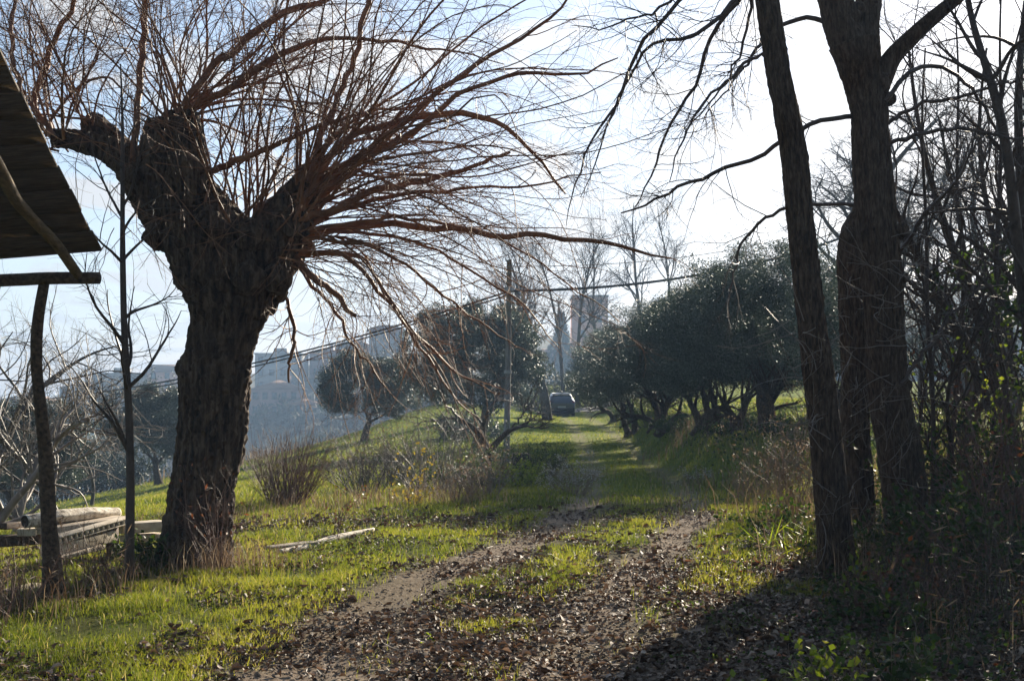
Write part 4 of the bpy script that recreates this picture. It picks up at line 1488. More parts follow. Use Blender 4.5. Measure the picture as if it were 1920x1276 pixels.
def build_town():
    W = WALLS
    building('tall salmon apartment block rising between the olive crowns behind the car', 1075, 1140, 556, 300, 14, W['salmon'], 'flat', 4, 2, name='apartment_block')
    building('tall grey block with a curved roof, highest house left of the broad olive', 692, 756, 609, 330, 16, W['grey'], 'curve', 4, 3, name='apartment_block')
    building('grey house stepping down left of the curved roof block', 628, 690, 634, 345, 14, W['rose'], 'hip', 3, 3)
    building('low rose house with a small turret roof left of the grey stepping house', 580, 630, 650, 352, 12, W['rose'], 'hip', 2, 2)
    building('pale flat roofed block just right of the pollarded trunk on the skyline', 478, 562, 664, 340, 15, W['white'], 'flat', 3, 4)
    building('red roofed house just left of the pollarded trunk on the skyline', 275, 352, 682, 350, 14, W['salmon'], 'gable', 3, 3)
    building('cream block with flat roof behind the slim left tree', 172, 262, 701, 345, 15, W['cream'], 'flat', 3, 4)
    building('low grey house on the skyline right of the shed post', 112, 166, 716, 355, 12, W['grey'], 'hip', 2, 2)
    building('low cream house on the skyline at the left edge', 0, 80, 735, 360, 12, W['cream'], 'hip', 2, 3)
    building('long rose terrace halfway down the slope right of the pollarded trunk', 470, 560, 712, 300, 12, W['rose'], 'hip', 2, 5)
    building('small house halfway down the slope below the rose terrace', 540, 596, 748, 285, 9, W['cream'], 'hip', 2, 4)
    building('cream house on the slope below the grey stepping house', 600, 668, 702, 305, 12, W['cream'], 'gable', 2, 4)
    building('rose house on the slope partly behind the small meadow olive', 668, 735, 690, 315, 12, W['rose'], 'hip', 2, 3)
    building('grey house on the slope behind the slim left tree', 205, 268, 742, 310, 12, W['grey'], 'hip', 2, 3)
    building('cream terrace on the slope just left of the pollarded trunk', 272, 345, 730, 315, 12, W['cream'], 'hip', 2, 4)
    building('white house under the ridge between broad olive and pole', 1000, 1042, 652, 330, 12, W['cream'], 'hip', 2, 2)
    # cedar between pole and tower
    rng = np.random.default_rng(77)
    d = 290
    x = (1052 - 960) / F * d
    gz = float(hill_z(x, d)) - .5
    top = P(1052, 590, d)[2]
    H = top - gz
    root = thing('cedar_tree', 'dark tiered evergreen on the skyline just left of the salmon block', 'tree', (x, d, gz))
    tb = MB()
    trunk_tube(tb, np.array([(0, 0, 0, .4), (0, 0, H * .5, .3), (0.1, 0, H * .98, .06)]), 20, 8, .1, 1)
    tb.obj('trunk', M['far_bark'], root, True)
    pts = []
    for t in np.linspace(.35, 1, 13):
        n = 240
        a = rng.uniform(0, 6.28, n)
        rr = (1.05 - t) * H * .34 * np.sqrt(rng.random(n)) * (.8 + .3 * np.sin(a * 3 + t * 9))
        pts.append(np.stack([np.cos(a) * rr, np.sin(a) * rr, H * t + rng.normal(0, .18, n) - rr * .12], 1))
    V, Fc = leaves(rng, np.concatenate(pts), .9, .35, 0)
    lf = MB()
    lf.add(V, [Fc], rng.random(len(V)))
    lf.obj('crown', M['evergreen'], root)
    # woods that cover the far slope, read as one mass
    n = 4600
    wx = rng.uniform(-230, 110, n)
    wy = rng.uniform(200, 400, n)
    cl = (fbm(wx * .025, wy * .025, 91) > .36) & (wy < 305)
    wx, wy = wx[cl], wy[cl]
    wz = hill_z(wx, wy)
    P_, T_ = [], []
    for a, b, c in zip(wx, wy, wz):
        h = rng.uniform(2.5, 6) if b < 262 else rng.uniform(2, 4)
        k = int(rng.integers(30, 60))
        q = unit(rng.normal(0, 1, (k, 3))) * (rng.random(k) ** .4)[:, None] * np.array((h * .42, h * .42, h * .5)) + (a, b, c + h * .5)
        P_.append(q)
        T_.append(np.repeat(np.clip(rng.normal(rng.choice([.15, .45, .8]), .1, k), 0, 1), 4))
    pts = np.concatenate(P_)
    V, Fc = leaves(rng, pts, 1.5, .6, .2)
    lf = MB()
    lf.add(V, [Fc], np.concatenate(T_))
    o = lf.obj('far_wood', mat_leaf('far_wood', [(0, (.03, .04, .02)), (.5, (.075, .06, .045)), (1, (.11, .085, .06))], .2, None, .8, .2))
    o['kind'] = 'stuff'


build_town()


# ------------------------------------------------------------------ shrubs
def shrub(seed, name, label, base, h, w, nst, bark, leaf=None, nl=0, lsize=(.05, .03), lv=None, r=.008, lift=.1, group=None, cat='shrub', t0=.25, tip=None, bend=.16):
    rng = np.random.default_rng(seed)
    base = np.asarray(base, float)
    root = thing(name, label, cat, base, group)
    a = rng.uniform(0, 6.28, nst)
    rad = np.sqrt(rng.random(nst))
    p = np.stack([np.cos(a) * rad * w * .22, np.sin(a) * rad * w * .22, np.full(nst, -.03)], 1)
    ds = np.stack([np.cos(a) * rad * w * .5, np.sin(a) * rad * w * .5, np.full(nst, h)], 1) + rng.normal(0, .12 * h, (nst, 3))
    c = grow(rng, p, ds, h * rng.uniform(.65, 1.2, nst), 11, bend * .6, lift)
    rr = taper(r * rng.uniform(.6, 1.2, nst), np.full(nst, .0016), 11)
    sb = MB()
    lv = lv or [dict(n=5, a=(.3, .9), L=(h * .15, h * .42), rf=.6, rm=.004, K=6, w=.16, lift=.1, tip=.0016), dict(n=3, a=(.3, .9), L=(h * .06, h * .16), rf=.6, rm=.0024, K=4, w=.16)]
    tips = [c]
    sb.tubes(c, rr, 5)
    cur = (c, rr)
    for l in lv:
        pp, d, L, r2, _ = spawn(rng, cur[0], cur[1], l['n'], t0, 1, l['a'], l['L'], l.get('rf', .6), l['rm'])
        cc = grow(rng, pp, d, L, l['K'], l.get('w', .12), l.get('lift', 0))
        r3 = taper(r2, np.minimum(r2 * .6, l.get('tip', .0014)), l['K'])
        sb.tubes(cc, r3, 3)
        tips.append(cc)
        cur = (cc, r3)
    sb.obj('stems', M[bark], root)
    if leaf:
        allp = np.concatenate([t[:, 1:].reshape(-1, 3) for t in tips[-2:]])
        pts = allp[rng.integers(0, len(allp), nl)] + rng.normal(0, lsize[0] * .4, (nl, 3))
        V, Fc = leaves(rng, pts, lsize[0], lsize[1], .2)
        lf = MB()
        lf.add(V, [Fc], np.repeat(np.clip(rng.normal(.45, .25, nl), 0, 1), 4))
        lf.obj('foliage' if leaf != 'seed_fluff' else 'seed_heads', M[leaf], root)
    return root


def build_shrubs():
    shrub(601, 'brown_shrub', 'dense brown upright shrub of fine stems right of the pollarded trunk', on(540, 20.5), 1.05, 1.25, 210, 'red_twig', r=.006, bend=.10,
          lv=[dict(n=4, a=(.15, .5), L=(.12, .4), rf=.6, rm=.003, K=5, w=.1, lift=.15)])
    shrub(602, 'twiggy_shrub', 'large bare shrub with pale silvery stems left of the fruit tree', on(815, 24.5), 1.55, 2.0, 46, 'pale_twig', r=.013)
    shrub(603, 'twiggy_shrub', 'bare brownish shrub between the fine brown shrub and the silvery one', on(690, 23.5), 1.15, 1.6, 50, 'twig_bark', r=.008)
    shrub(604, 'yellow_shrub', 'low weed with yellow and orange leaves in front of the silvery shrub', on(768, 19.2), .42, .6, 16, 'red_twig', 'yellow_leaf', 150, (.05, .03), r=.005)
    shrub(605, 'yellow_shrub', 'thin stem with bright yellow leaves just behind the low orange weed', on(782, 21.5), .75, .35, 7, 'twig_bark', 'yellow_leaf', 70, (.06, .035), r=.006)
    shrub(606, 'fluffy_plant', 'pale fluffy seed headed plant in front of the shaded track', on(1072, 24.0), .62, 1.0, 60, 'dry_stem', 'seed_fluff', 1500, (.030, .018), r=.004)
    shrub(607, 'fluffy_plant', 'smaller fluffy plant at the foot of the olive bank', on(1312, 27.0), .42, .8, 34, 'dry_stem', 'seed_fluff', 420, (.028, .016), r=.004)
    shrub(608, 'dry_weed', 'tall pinkish dry weed beside the slim leaning trunk', on(1487, 17.8), 1.25, .95, 60, 'dry_stem', 'dry_grass', 1500, (.030, .014), r=.005)
    shrub(609, 'dry_weed', 'tall thin dry weed leaning left in front of the olive trunks', on(1455, 19.0), 1.5, .7, 16, 'dry_stem', 'dry_grass', 260, (.03, .012), r=.005)
    shrub(610, 'dry_weed', 'short dry weed where grass meets the olive bank', on(1405, 20.5), .6, .7, 40, 'dry_stem', 'dry_grass', 300, (.03, .012), r=.004)
    shrub(611, 'green_shrub', 'low dark green bush under the silvery shrub', on(868, 25.5), .62, 1.5, 50, 'twig_bark', 'ivy_leaf', 2600, (.05, .03), r=.006)
    shrub(612, 'green_shrub', 'bright green leafy clump just right of the fruit tree foot', on(960, 26.0), .52, 1.6, 60, 'twig_bark', 'fresh_lit_leaf', 2400, (.055, .022), r=.005)
    shrub(613, 'dry_weed', 'brown dry weed clump in front of the fruit tree', on(850, 20.0), .55, 1.0, 60, 'dry_stem', 'dry_grass', 500, (.04, .012), r=.004)
    shrub(614, 'red_dock', 'single rusty dock stalk standing behind the fallen pole', on(632, 14.9), .62, .12, 5, 'red_twig', 'rust_leaf', 70, (.035, .02), r=.006)
    shrub(615, 'trunk_suckers', 'reddish suckers sprouting at the foot of the pollarded trunk', on(405, 12.2), .95, .55, 22, 'red_twig', 'rust_leaf', 60, (.05, .02), r=.005)
    shrub(616, 'ivy_clump', 'dark ivy clump between slim left tree and pollarded trunk', on(278, 12.6), .30, .6, 30, 'dark_twig', 'ivy_leaf', 1000, (.05, .04), r=.004)
    shrub(617, 'seedling', 'small bright leaved seedling in the left wheel rut', G(803, 1203), .07, .12, 5, 'red_twig', 'fresh_lit_leaf', 26, (.05, .022), r=.002)
    g = 'scrub around the fruit tree'
    for i, (px, d, h, w, bk, lf, nl, lab) in enumerate((
            (735, 26.5, 1.2, 1.6, 'twig_bark', 'dry_grass', 500, 'brown twiggy scrub left of the silvery stemmed shrub'),
            (775, 28.5, 1.0, 1.8, 'dark_twig', 'ivy_leaf', 1500, 'dark low scrub behind the silvery stemmed shrub'),
            (850, 31.5, 1.1, 2.0, 'twig_bark', 'ivy_leaf', 1200, 'mixed brown and green scrub behind the fruit tree trunk'),
            (905, 23.0, .8, 1.3, 'pale_twig', 'dry_grass', 600, 'pale dry scrub right in front of the fruit tree foot'),
            (1010, 31.0, .8, 1.8, 'twig_bark', 'ivy_leaf', 1400, 'green brown scrub between wooden pole and track'),
            (660, 27.5, .9, 1.6, 'dark_twig', 'dry_grass', 600, 'dull brown scrub at the edge of the sunny meadow'),
            (940, 34.5, 1.1, 2.2, 'dark_twig', 'ivy_leaf', 1600, 'dark scrub around the foot of the wooden pole'))):
        shrub(720 + i, 'scrub_bush', lab, on(px, d), h, w, 46, bk, lf, nl, (.05, .022), r=.009, group=g)
    for i, (px, d, h, lab) in enumerate(((1765, 14.5, 1.5, 'tall brown brush just right of the stout forked trunk'), (1860, 15.5, 1.7, 'tallest brown brush among the crooked stems'),
                                         (1905, 11.0, 1.2, 'brown brush cut by the right edge low down'), (1690, 9.8, .6, 'small brown brush in front of the forked trunk foot'))):
        shrub(730 + i, 'brown_brush', lab, on(px, d), h, 1.2, 44, 'red_twig', 'rust_leaf', 90, (.05, .03), r=.006, group='brown brush on the right bank')
    # far hedge beneath the meadow and hedge behind the car
    k = 0
    for px, d, h, w in ((70, 62, 2.4, 4.5), (130, 64, 2.2, 4.5), (190, 66, 2.0, 4.5), (245, 67, 1.8, 4), (5, 58, 2.6, 4.5)):
        shrub(630 + k, 'hedge_shrub', ('dark shrub of the meadow hedge behind the shed post', 'dark shrub of the meadow hedge right of the shed post', 'dark shrub of the meadow hedge left of the slim tree',
              'dark shrub of the meadow hedge right of the slim tree', 'dark shrub of the meadow hedge at the left edge')[k], on(px, d), h, w, 40, 'dark_twig', 'olive_leaf', 5200, (.12, .06), r=.03,
              lv=[dict(n=5, a=(.3, .9), L=(.4, 1.2), rf=.6, rm=.014, K=6, w=.16), dict(n=3, a=(.3, .9), L=(.2, .5), rf=.6, rm=.008, K=4, w=.16)], group='meadow hedge shrubs')
        k += 1
    k = 0
    for px, d, h, w in ((1075, 103, 2.6, 5), (1110, 101, 2.4, 5), (1150, 97, 2.2, 4.5), (1000, 99, 1.8, 4.5), (880, 60, .9, 3.5)):
        shrub(640 + k, 'hedge_shrub', ('dark brambly shrub right behind the parked car', 'dark shrub at the end of the pale lane', 'dark shrub under the farthest bank olive', 'brown shrub left of the parked car',
              'dark undergrowth beneath the broad round olive', 'brambly shrub left of the broad round olive', 'low shrub right of the small meadow olive')[k], on(px, d), h, w, 44, 'twig_bark', 'olive_leaf', 5200, (.12, .06), r=.03,
              lv=[dict(n=5, a=(.3, .9), L=(.4, 1.2), rf=.6, rm=.014, K=6, w=.16), dict(n=3, a=(.3, .9), L=(.2, .5), rf=.6, rm=.008, K=4, w=.16)], group='shrubs along the far track')
        k += 1
    # brush on the bank under the olives
    k = 0
    labs = ('dark brush low on the olive bank nearest the dry weeds', 'brown brush on the bank below the largest olive', 'dark brush on the bank below the second olive', 'dry brush high on the bank between olive trunks',
            'dark brush on the middle of the bank edge', 'brush at the far bank edge below the bushy olive', 'brush at the far bank edge near the car')
    for x, y, h in ((5.6, 24.5, .6), (5.9, 28, .45), (5.4, 34, .45), (6.6, 37, .5), (5.4, 46, .6), (5.6, 57, .9), (5.9, 70, 1.1)):
        shrub(650 + k, 'bank_brush', labs[k], (x, y, float(ground_z(x, y))), h, 2.2, 46, 'twig_bark', 'ivy_leaf', 2200, (.07, .035), r=.012, group='brush on the olive bank')
        k += 1
    # right foreground: brambles, nettles, reeds
    g = 'brambles on the right bank'
    br = [(1800, 13.6, .9, 1.5, 'ivy_leaf', 900, 'dark leafy bramble mound between forked trunk and right edge'),
          (1890, 12.4, 1.0, 1.5, 'ivy_leaf', 1000, 'tallest bramble mound at the right edge'),
          (1770, 11.2, .75, 1.2, 'ivy_leaf', 1100, 'low bramble right in front of the forked trunk'),
          (1480, 14.2, .55, 1.1, 'ivy_leaf', 700, 'ivy tangle on the shaded verge just left of the leaning trunk'),
          (1640, 12.4, .60, 1.0, 'ivy_leaf', 900, 'leafy tangle between the leaning and forked trunks'),
          (1850, 10.2, .7, 1.2, 'ivy_leaf', 900, 'bramble in front of the tallest mound, lower right'),
          (1640, 9.4, .45, .8, 'ivy_leaf', 500, 'small dark bramble in the leaf litter before the trunks'),
          (1900, 16.5, 1.0, 2.0, 'ivy_leaf', 600, 'bramble behind the crooked stems at right')]
    for i, (px, d, h, w, lf, nl, lab) in enumerate(br):
        shrub(670 + i, 'bramble_bush', lab, on(px, d), h, w, 30, 'red_twig', lf, nl, (.055, .038), r=.006, lift=-.9, group=g, bend=.2)
    shrub(689, 'added_shade_shrub', 'dark ivy clad shrub added at the right edge to shade the lower right corner', on(2085, 14.5), 2.4, 3.2, 50, 'dark_twig', 'ivy_leaf', 4500, (.08, .055), r=.02, lift=.0)  # added to cast shade over the lower right bank
    shrub(690, 'nettle_plant', 'green leafy weed brightened as if backlit at the bottom edge right of the track', on(1545, 7.4), .34, .40, 12, 'dry_stem', 'fresh_lit_leaf', 95, (.055, .04), r=.004, cat='plant')
    shrub(691, 'nettle_plant', 'dark green leafy weed in the bottom right corner area', on(1660, 7.6), .38, .65, 20, 'dry_stem', 'ivy_leaf', 300, (.055, .04), r=.004, cat='plant')
    shrub(692, 'nettle_plant', 'yellow green weed coloured as if backlit in the gap between the two right trunks', on(1643, 10.6), .42, .35, 10, 'dry_stem', 'fresh_lit_leaf', 80, (.06, .042), r=.004, cat='plant')
    shrub(693, 'leafy_shrub', 'yellow green spray of leaves coloured as if backlit at the right edge below the stems', on(1885, 13.4), 1.55, .8, 14, 'twig_bark', 'fresh_lit_leaf', 150, (.065, .045), r=.008, cat='plant')
    shrub(694, 'grass_tuft', 'bright long bladed tuft at the foot of the leaning trunk', on(1500, 12.6), .38, .5, 10, 'dry_stem', 'fresh_lit_leaf', 90, (.24, .010), r=.002, cat='plant')
    shrub(697, 'nettle_plant', 'yellowing broad leaved seedling cut by the bottom edge', on(1410, 7.35), .12, .2, 6, 'dry_stem', 'fresh_lit_leaf', 30, (.06, .04), r=.003, cat='plant')
    g = 'dry reeds on the right bank'
    re = [(1830, 9.0, 1.0, 'dry reed clump in front of the lower right bramble'), (1760, 8.4, .8, 'dry reed clump left of the lower right corner'), (1905, 8.6, 1.15, 'dry reed clump in the lower right corner'),
          (1720, 10.4, .9, 'dry reed clump at the foot of the stout forked trunk'), (1590, 15.6, 1.0, 'dry reeds behind the leaning trunk'), (1820, 11.6, 1.2, 'tall dry reed clump among the brambles')]
    for i, (px, d, h, lab) in enumerate(re):
        shrub(700 + i, 'dry_reeds', lab, on(px, d), h * .9, .8, 12, 'twig_bark' if i % 2 else 'dark_twig', 'dry_grass', 40, (.12, .010), r=.0042, group=g, bend=.12,
              lv=[dict(n=2, a=(.2, .7), L=(.1, .35), rf=.6, rm=.0026, K=4, w=.12)])
    g = 'dry weeds around the shed post'
    for i, (px, d, h, lab) in enumerate(((30, 10.3, .75, 'dry brown weed clump left of the shed post foot'), (150, 11.6, .7, 'dry weed clump between shed post and slim tree'),
                                         (205, 11.3, .55, 'dry weed clump just left of the slim tree'), (-10, 9.6, .8, 'dry weed clump cut by the left edge'))):
        shrub(710 + i, 'dry_weed', lab, on(px, d), h * .8, .5, 20, 'red_twig', 'dry_grass', 70, (.09, .010), r=.0036, group=g, bend=.14)


M['dry_stem'] = mat_rough('dry_stem', [(.3, (.11, .07, .048)), (.7, (.24, .175, .13))], 8, None, .6, 0, 3, .35)
build_shrubs()

# fruit tree in front of the pole
fp = trace([(910, 905, 24), (911, 870, 22), (915, 835, 20), (905, 808, 17)], 30.0)
fb = on(911, 30)
fp[0, 2] = fb[2] - .08


def build_fruit_tree():
    rng = np.random.default_rng(88)
    root = thing('fruit_tree', 'small gnarled bare fruit tree with a flat pruned crown', 'tree', fb)
    tb = MB()
    d = 30.0
    trunk_tube(tb, trace([(909, 915, 18), (911, 875, 15), (916, 845, 15), (905, 825, 12), (888, 800, 9), (860, 785, 6)], d), 30, 14, .14, 2, .2, 5)
    trunk_tube(tb, trace([(914, 848, 13), (935, 825, 11, .2), (952, 808, 9, .3), (985, 795, 6, .4)], d), 20, 10, .14, 3, 0, 5)
    trunk_tube(tb, trace([(908, 830, 10), (905, 800, 9, -.3), (915, 770, 6, -.5)], d), 16, 10, .14, 4, 0, 5)
    tb.obj('trunk', M['grey_bark'], root, True, fb)
    arcs = []
    for k, rows in enumerate(([(888, 800, 12), (840, 782, 9), (800, 790, 6), (775, 800, 3)], [(870, 790, 11), (835, 760, 8), (820, 720, 5), (812, 690, 3)],
                              [(905, 800, 11), (880, 760, 8), (890, 720, 5), (880, 690, 3)], [(915, 770, 9), (935, 740, 7), (930, 700, 4)], [(952, 808, 11), (985, 795, 9), (1010, 805, 6), (1030, 800, 3)],
                              [(960, 800, 9), (985, 770, 7), (1005, 745, 4)], [(985, 795, 8), (1005, 780, 6), (1022, 765, 3)], [(895, 805, 10), (860, 800, 7), (830, 815, 4)])):
        a = trace([(r[0], r[1], r[2], .35 * math.sin(j + k * 2.1)) for j, r in enumerate(rows)], d)
        q = smooth_path(a, 14)
        q[:, :3] += rng.normal(0, .02, (14, 3))
        arcs.append(q)
    arcs = np.array(arcs)
    cb = MB()
    branch_set(rng, cb, arcs[:, :, :3], arcs[:, :, 3] * .45, [dict(n=16, a=(.4, 1.2), L=(.25, .85), rf=.6, rm=.013, K=7, w=.18, lift=.5, tip=.005), dict(n=5, a=(.3, 1.0), L=(.12, .45), rf=.6, rm=.007, K=5, w=.16, lift=.3, tip=.0035)], 6)
    cb.obj('crown', M['twig_bark'], root, False, fb)


build_fruit_tree()

cb_ = on(976, 36)
w = MB()
w.box((-.22, -.18, 0), (.22, .18, .42))
o = w.obj('dark_box', M['rubber'])  # plain dark box, its use unknown
o.location = cb_
bv = o.modifiers.new('bevel', 'BEVEL')
bv.width = .03
bv.segments = 2
tag(o, 'small dark box standing in the grass right of the pole foot', 'box')


# ------------------------------------------------------------------ grass, leaf litter, ground cover
def scatter(rng, n, x0, x1, y0, y1, maskf, ypow=1.0):
    x = rng.uniform(x0, x1, n)
    y = y0 + (y1 - y0) * rng.random(n) ** ypow
    k = rng.random(n) < maskf(x, y)
    return x[k], y[k]


def blades(rng, x, y, H, W, tint, bend=.5, zoff=0.0):
    n = len(x)
    z = ground_z(x, y) - .006 + zoff
    yaw = rng.uniform(0, 6.283, n)
    h = H * rng.uniform(.45, 1.25, n)
    w = W * rng.uniform(.6, 1.3, n)
    b = bend * rng.uniform(.2, 1.2, n) * h
    ca, sa = np.cos(yaw), np.sin(yaw)
    tw = rng.uniform(0, 6.283, n)
    wx, wy = np.cos(tw) * w * .5, np.sin(tw) * w * .5
    V = np.empty((n, 5, 3))
    V[:, 0] = np.stack([x - wx, y - wy, z], 1)
    V[:, 1] = np.stack([x + wx, y + wy, z], 1)
    mx, my, mz = x + ca * b * .3, y + sa * b * .3, z + h * .58
    V[:, 2] = np.stack([mx + wx * .8, my + wy * .8, mz], 1)
    V[:, 3] = np.stack([mx - wx * .8, my - wy * .8, mz], 1)
    V[:, 4] = np.stack([x + ca * b, y + sa * b, z + h * .95], 1)
    i = np.arange(n)[:, None] * 5
    return V.reshape(-1, 3), i + np.array([[0, 1, 2, 3]]), i + np.array([[3, 2, 4]]), np.repeat(tint, 5)


def build_grass():
    rng = np.random.default_rng(31)
    mb = MB()

    def put(x, y, H, W, bend=.6):
        cl = fbm(x * 2.3, y * 2.3, 101)
        hh = H * (.25 + 1.4 * cl)
        t = np.clip(.36 + .55 * (fbm(x * .7, y * .7, 103) - .5) * 2 + rng.normal(0, .19, len(x)) - .14 * sst(y, 22, 40), 0, 1)  # far blades tinted darker in place of shade, dulling their glow
        t = np.where(rng.random(len(x)) < .06, 1.0, t)
        V, q, tr, tt = blades(rng, x, y, hh, W, t, bend)
        mb.add(V, [q, tr], tt)

    def gm(x, y):
        return grass_mask(x, y) * (.10 + .90 * sst(fbm(x * 3.4, y * 3.4, 107), .38, .62)) * .8
    x, y = scatter(rng, 460000, -6.0, 3.5, 5.5, 12.5, gm)
    put(x, y, .082, .0046)
    x, y = scatter(rng, 300000, -9.5, 5.5, 12.5, 20, gm)
    put(x, y, .085, .0062)

    def far(x, y):
        u = x - xc(y)
        m = np.where(np.abs(u) < 1.3, .55 * (1 - .8 * np.exp(-((np.abs(u) - .82) / .3) ** 2)), 1)
        m = np.where((u > 1.5) & (u < 5), .8, m)
        return m * (np.abs(x) < y * .42 + 3) * (.5 + .5 * fbm(x * .9, y * .9, 109))
    x, y = scatter(rng, 330000, -20, 12, 20, 48, far, 1.3)
    put(x, y, .085, .011)
    x, y = scatter(rng, 300000, -40, 26, 48, 122, far, 1.2)
    put(x, y, .10, .022)
    o = mb.obj('grass', M['grass'])
    o['kind'] = 'stuff'


build_grass()


def build_dry_grass():
    rng = np.random.default_rng(37)
    mb = MB()

    def zone(n, px, d, rx, ry, H, W):
        c = on(px, d)
        x = rng.normal(c[0], rx, n)
        y = rng.normal(c[1], ry, n)
        V, q, tr, tt = blades(rng, x, y, np.full(n, H), W, rng.random(n), .55)
        mb.add(V, [q, tr], tt)
    for a in ((220, 110, 11.0, .5, .25, .24, .005), (300, 40, 10.6, .35, .4, .30, .005), (160, 205, 11.6, .3, .25, .26, .005), (350, 470, 17.5, .9, .4, .26, .005), (280, 640, 19.5, .8, .4, .28, .006),
              (350, 720, 20.5, .8, .5, .30, .007), (320, 840, 20.5, .7, .6, .26, .007), (350, 1490, 17.0, .4, .5, .5, .006), (250, 1400, 24, 1.0, 1.0, .35, .009), (160, 1430, 33, 1.0, 1.5, .4, .012),
              (450, 1330, 42, .8, 2, .5, .016), (500, 410, 12.3, .35, .25, .32, .005), (110, 1790, 9.5, .5, .6, .5, .004), (110, 1850, 11.5, .5, .8, .6, .005), (80, 1900, 8.0, .3, .5, .5, .004),
              (500, 1640, 12.0, .4, .6, .5, .005), (250, 1225, 20.0, .8, .7, .16, .006), (350, 800, 30, 2.0, 2.0, .4, .012), (500, 460, 68, 2.5, 3, .6, .03), (600, 1730, 16, .9, 1.2, .7, .008)):
        zone(*a)
    o = mb.obj('dry_grass', M['dry_grass'])
    o['kind'] = 'stuff'


build_dry_grass()


def build_litter():
    rng = np.random.default_rng(41)
    # a curled leaf: 3 x 3 vertices
    gx, gy = np.meshgrid(np.linspace(-1, 1, 3), np.linspace(0, 1, 4))
    wid = np.array((.12, .95, .85, .05))[:, None]
    T = np.stack([gx * wid * .34, gy, np.zeros_like(gx)], -1).reshape(-1, 3)
    q0 = np.array([(r * 3 + c, r * 3 + c + 1, r * 3 + c + 4, r * 3 + c + 3) for r in range(3) for c in range(2)])

    def put(x, y, size, tints):
        n = len(x)
        s = size * np.clip(rng.lognormal(0, .38, n), .4, 2.3)
        curl = rng.normal(0, 1.0, n)
        cup = rng.uniform(-.2, 1.3, n)
        V = np.broadcast_to(T, (n, 12, 3)).copy()
        V[:, :, 2] = curl[:, None] * (V[:, :, 1] - .5) ** 2 * .9 + cup[:, None] * np.abs(V[:, :, 0]) * 1.1
        V[:, :, 1] -= .5
        V *= s[:, None, None]
        yaw, tilt, roll = rng.uniform(0, 6.283, n), rng.normal(0, .20, n), rng.normal(0, .20, n)
        c, s_ = np.cos(tilt)[:, None], np.sin(tilt)[:, None]
        Y, Z = V[:, :, 1] * c - V[:, :, 2] * s_, V[:, :, 1] * s_ + V[:, :, 2] * c
        c, s_ = np.cos(roll)[:, None], np.sin(roll)[:, None]
        X, Z = V[:, :, 0] * c + Z * s_, -V[:, :, 0] * s_ + Z * c
        c, s_ = np.cos(yaw)[:, None], np.sin(yaw)[:, None]
        X, Y = X * c - Y * s_, X * s_ + Y * c
        V = np.stack([X + x[:, None], Y + y[:, None], Z + (ground_z(x, y) + .012 + rng.exponential(.012, n))[:, None]], -1)
        f = (np.arange(n)[:, None, None] * 12 + q0[None]).reshape(-1, 4)
        mb.add(V.reshape(-1, 3), [f], np.repeat(tints, 12))
    mb = MB()
    x, y = scatter(rng, 110000, -4, 5.5, 5.5, 13, litter_mask)
    t = np.clip(rng.normal(.45, .27, len(x)), 0, .93)
    t = np.where(rng.random(len(x)) < .018 * sst(x, .5, 2.5), rng.uniform(.95, 1, len(x)), t)
    put(x, y, .035, t)
    x, y = scatter(rng, 60000, -6, 6.5, 13, 24, litter_mask)
    put(x, y, .044, np.clip(rng.normal(.42, .22, len(x)), 0, .9))
    # broad orange leaves at the foot of the right trunks
    x, y = scatter(rng, 1100, 1.2, 5.4, 6.5, 14.5, lambda a, b: sst(a, 1.2, 2.6))
    put(x, y, .062, rng.uniform(.72, 1, len(x)))
    o = mb.obj('leaf_litter', M['litter'])
    o['kind'] = 'stuff'
    # small crumbs of soil, grit and bits of twig
    mb2 = MB()
    n = 26000
    x = rng.uniform(-3.5, 4, n)
    y = 5.5 + 12 * rng.random(n) ** 1.2
    k = rng.random(n) < dirt_mask(x, y)
    x, y = x[k], y[k]
    n = len(x)
    s = rng.uniform(.003, .013, n)
    oct_ = np.array([(1, 0, 0), (0, 1, 0), (-1, 0, 0), (0, -1, 0), (0, 0, .8), (0, 0, -.6)])
    V = oct_[None] * s[:, None, None] * rng.uniform(.6, 1.4, (n, 6, 1)) + np.stack([x, y, ground_z(x, y) + .008], 1)[:, None, :]
    f = np.array([(0, 1, 4), (1, 2, 4), (2, 3, 4), (3, 0, 4), (1, 0, 5), (2, 1, 5), (3, 2, 5), (0, 3, 5)])
    mb2.add(V.reshape(-1, 3), [(np.arange(n)[:, None, None] * 6 + f[None]).reshape(-1, 3)], np.repeat(rng.random(n), 6))
    o = mb2.obj('gravel', mat_rough('grit', [(.3, (.10, .075, .055)), (.6, (.20, .165, .135)), (.8, (.32, .29, .26))], 30, None, .9))
    o['kind'] = 'stuff'
    mb3 = MB()
    n = 520
    x, y = scatter(rng, 1500, -3.5, 5, 5.8, 18, lambda a, b: .2 + .6 * litter_mask(a, b))
    n = len(x)
    p = np.stack([x, y, ground_z(x, y) + .018], 1)
    a = rng.uniform(0, 6.28, n)
    c = grow(rng, p, np.stack([np.cos(a), np.sin(a), rng.normal(0, .05, n)], 1), rng.uniform(.06, .35, n), 6, .1)
    mb3.tubes(c, taper(rng.uniform(.0015, .004, n), np.full(n, .001), 6), 4)
    o = mb3.obj('fallen_twigs', M['pale_twig'])
    o['kind'] = 'stuff'


build_litter()


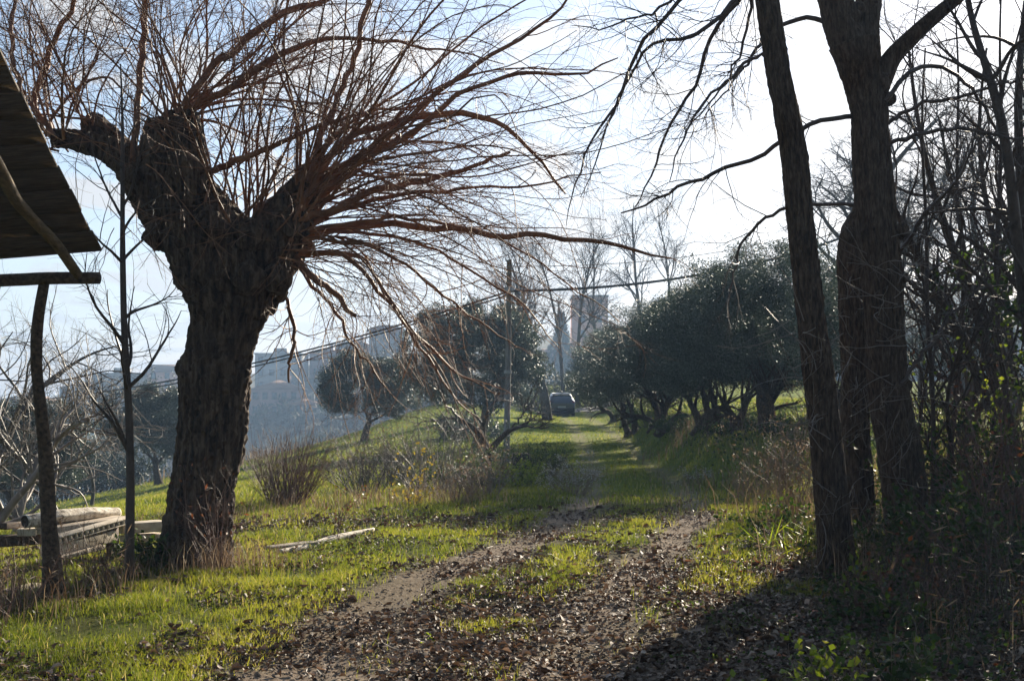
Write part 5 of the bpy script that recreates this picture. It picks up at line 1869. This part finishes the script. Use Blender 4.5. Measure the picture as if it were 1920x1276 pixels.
def build_cover():
    rng = np.random.default_rng(43)
    mb = MB()

    def put(x, y, size, hmax, tint):
        n = len(x)
        pts = np.stack([x, y, ground_z(x, y) + .01 + hmax * rng.random(n) ** 1.5], 1)
        d = np.stack([rng.normal(0, 1, n), rng.normal(0, 1, n), rng.normal(.15, .35, n)], 1)
        V, Fc = leaves(rng, pts, size, size * .75, dirs=d)
        mb.add(V, [Fc], np.repeat(tint, 4))

    def bank(x, y):
        u = x - xc(y)
        return sst(u, 2.0, 3.2) * sst(fbm(x * 1.4, y * 1.4, 111), .36, .58)
    x, y = scatter(rng, 38000, 1.2, 8, 7, 19, bank)
    put(x, y, .042, .16, np.clip(rng.normal(.4, .25, len(x)), 0, 1))

    def verge(x, y):
        u = x - xc(y)
        return .8 * sst(u, 1.0, 1.6) * sst(u, 3.4, 2.4) * sst(fbm(x * 1.9, y * 1.9, 113), .5, .66)
    x, y = scatter(rng, 16000, .5, 5, 7.5, 14, verge)
    put(x, y, .028, .07, np.clip(rng.normal(.75, .2, len(x)), 0, 1))

    def left(x, y):
        return .5 * sst(fbm(x * 1.5, y * 1.5, 117), .52, .68) * (x - xc(y) < -1.5)
    x, y = scatter(rng, 22000, -6, 1, 8, 20, left)
    put(x, y, .026, .05, np.clip(rng.normal(.65, .2, len(x)), 0, 1))
    o = mb.obj('ground_cover', M['ivy_leaf'])
    o['kind'] = 'stuff'
    mb = MB()

    def slope(x, y):
        u = x - xc(y)
        return sst(u, 1.4, 2.2) * sst(u, 7.5, 4.5) * sst(fbm(x * .7, y * .7, 119), .3, .6)
    x, y = scatter(rng, 30000, 3, 14, 22, 95, slope, 1.3)
    n = len(x)
    pts = np.stack([x, y, ground_z(x, y) + .30 * rng.random(n) ** 1.4], 1)
    V, Fc = leaves(rng, pts, .08, .05, dirs=rng.normal(0, 1, (n, 3)))
    mb.add(V, [Fc], np.repeat(np.clip(rng.normal(.35, .25, n), 0, 1), 4))
    o = mb.obj('bank_cover', M['ivy_leaf'])
    o['kind'] = 'stuff'


build_cover()


# ------------------------------------------------------------------ haze in the valley air
def build_haze():
    mb = MB()
    mb.box((-520, -60, -140), (240, 720, 39))
    m = bpy.data.materials.new('haze')
    m.use_nodes = True
    nt = m.node_tree
    nt.nodes.clear()
    out = nt.nodes.new('ShaderNodeOutputMaterial')
    v = nt.nodes.new('ShaderNodeVolumePrincipled')
    v.inputs['Color'].default_value = (.46, .68, 1.0, 1)
    v.inputs['Density'].default_value = .00088
    v.inputs['Anisotropy'].default_value = .10
    nt.links.new(v.outputs[0], out.inputs['Volume'])
    o = mb.obj('haze', m)
    o['kind'] = 'stuff'


build_haze()
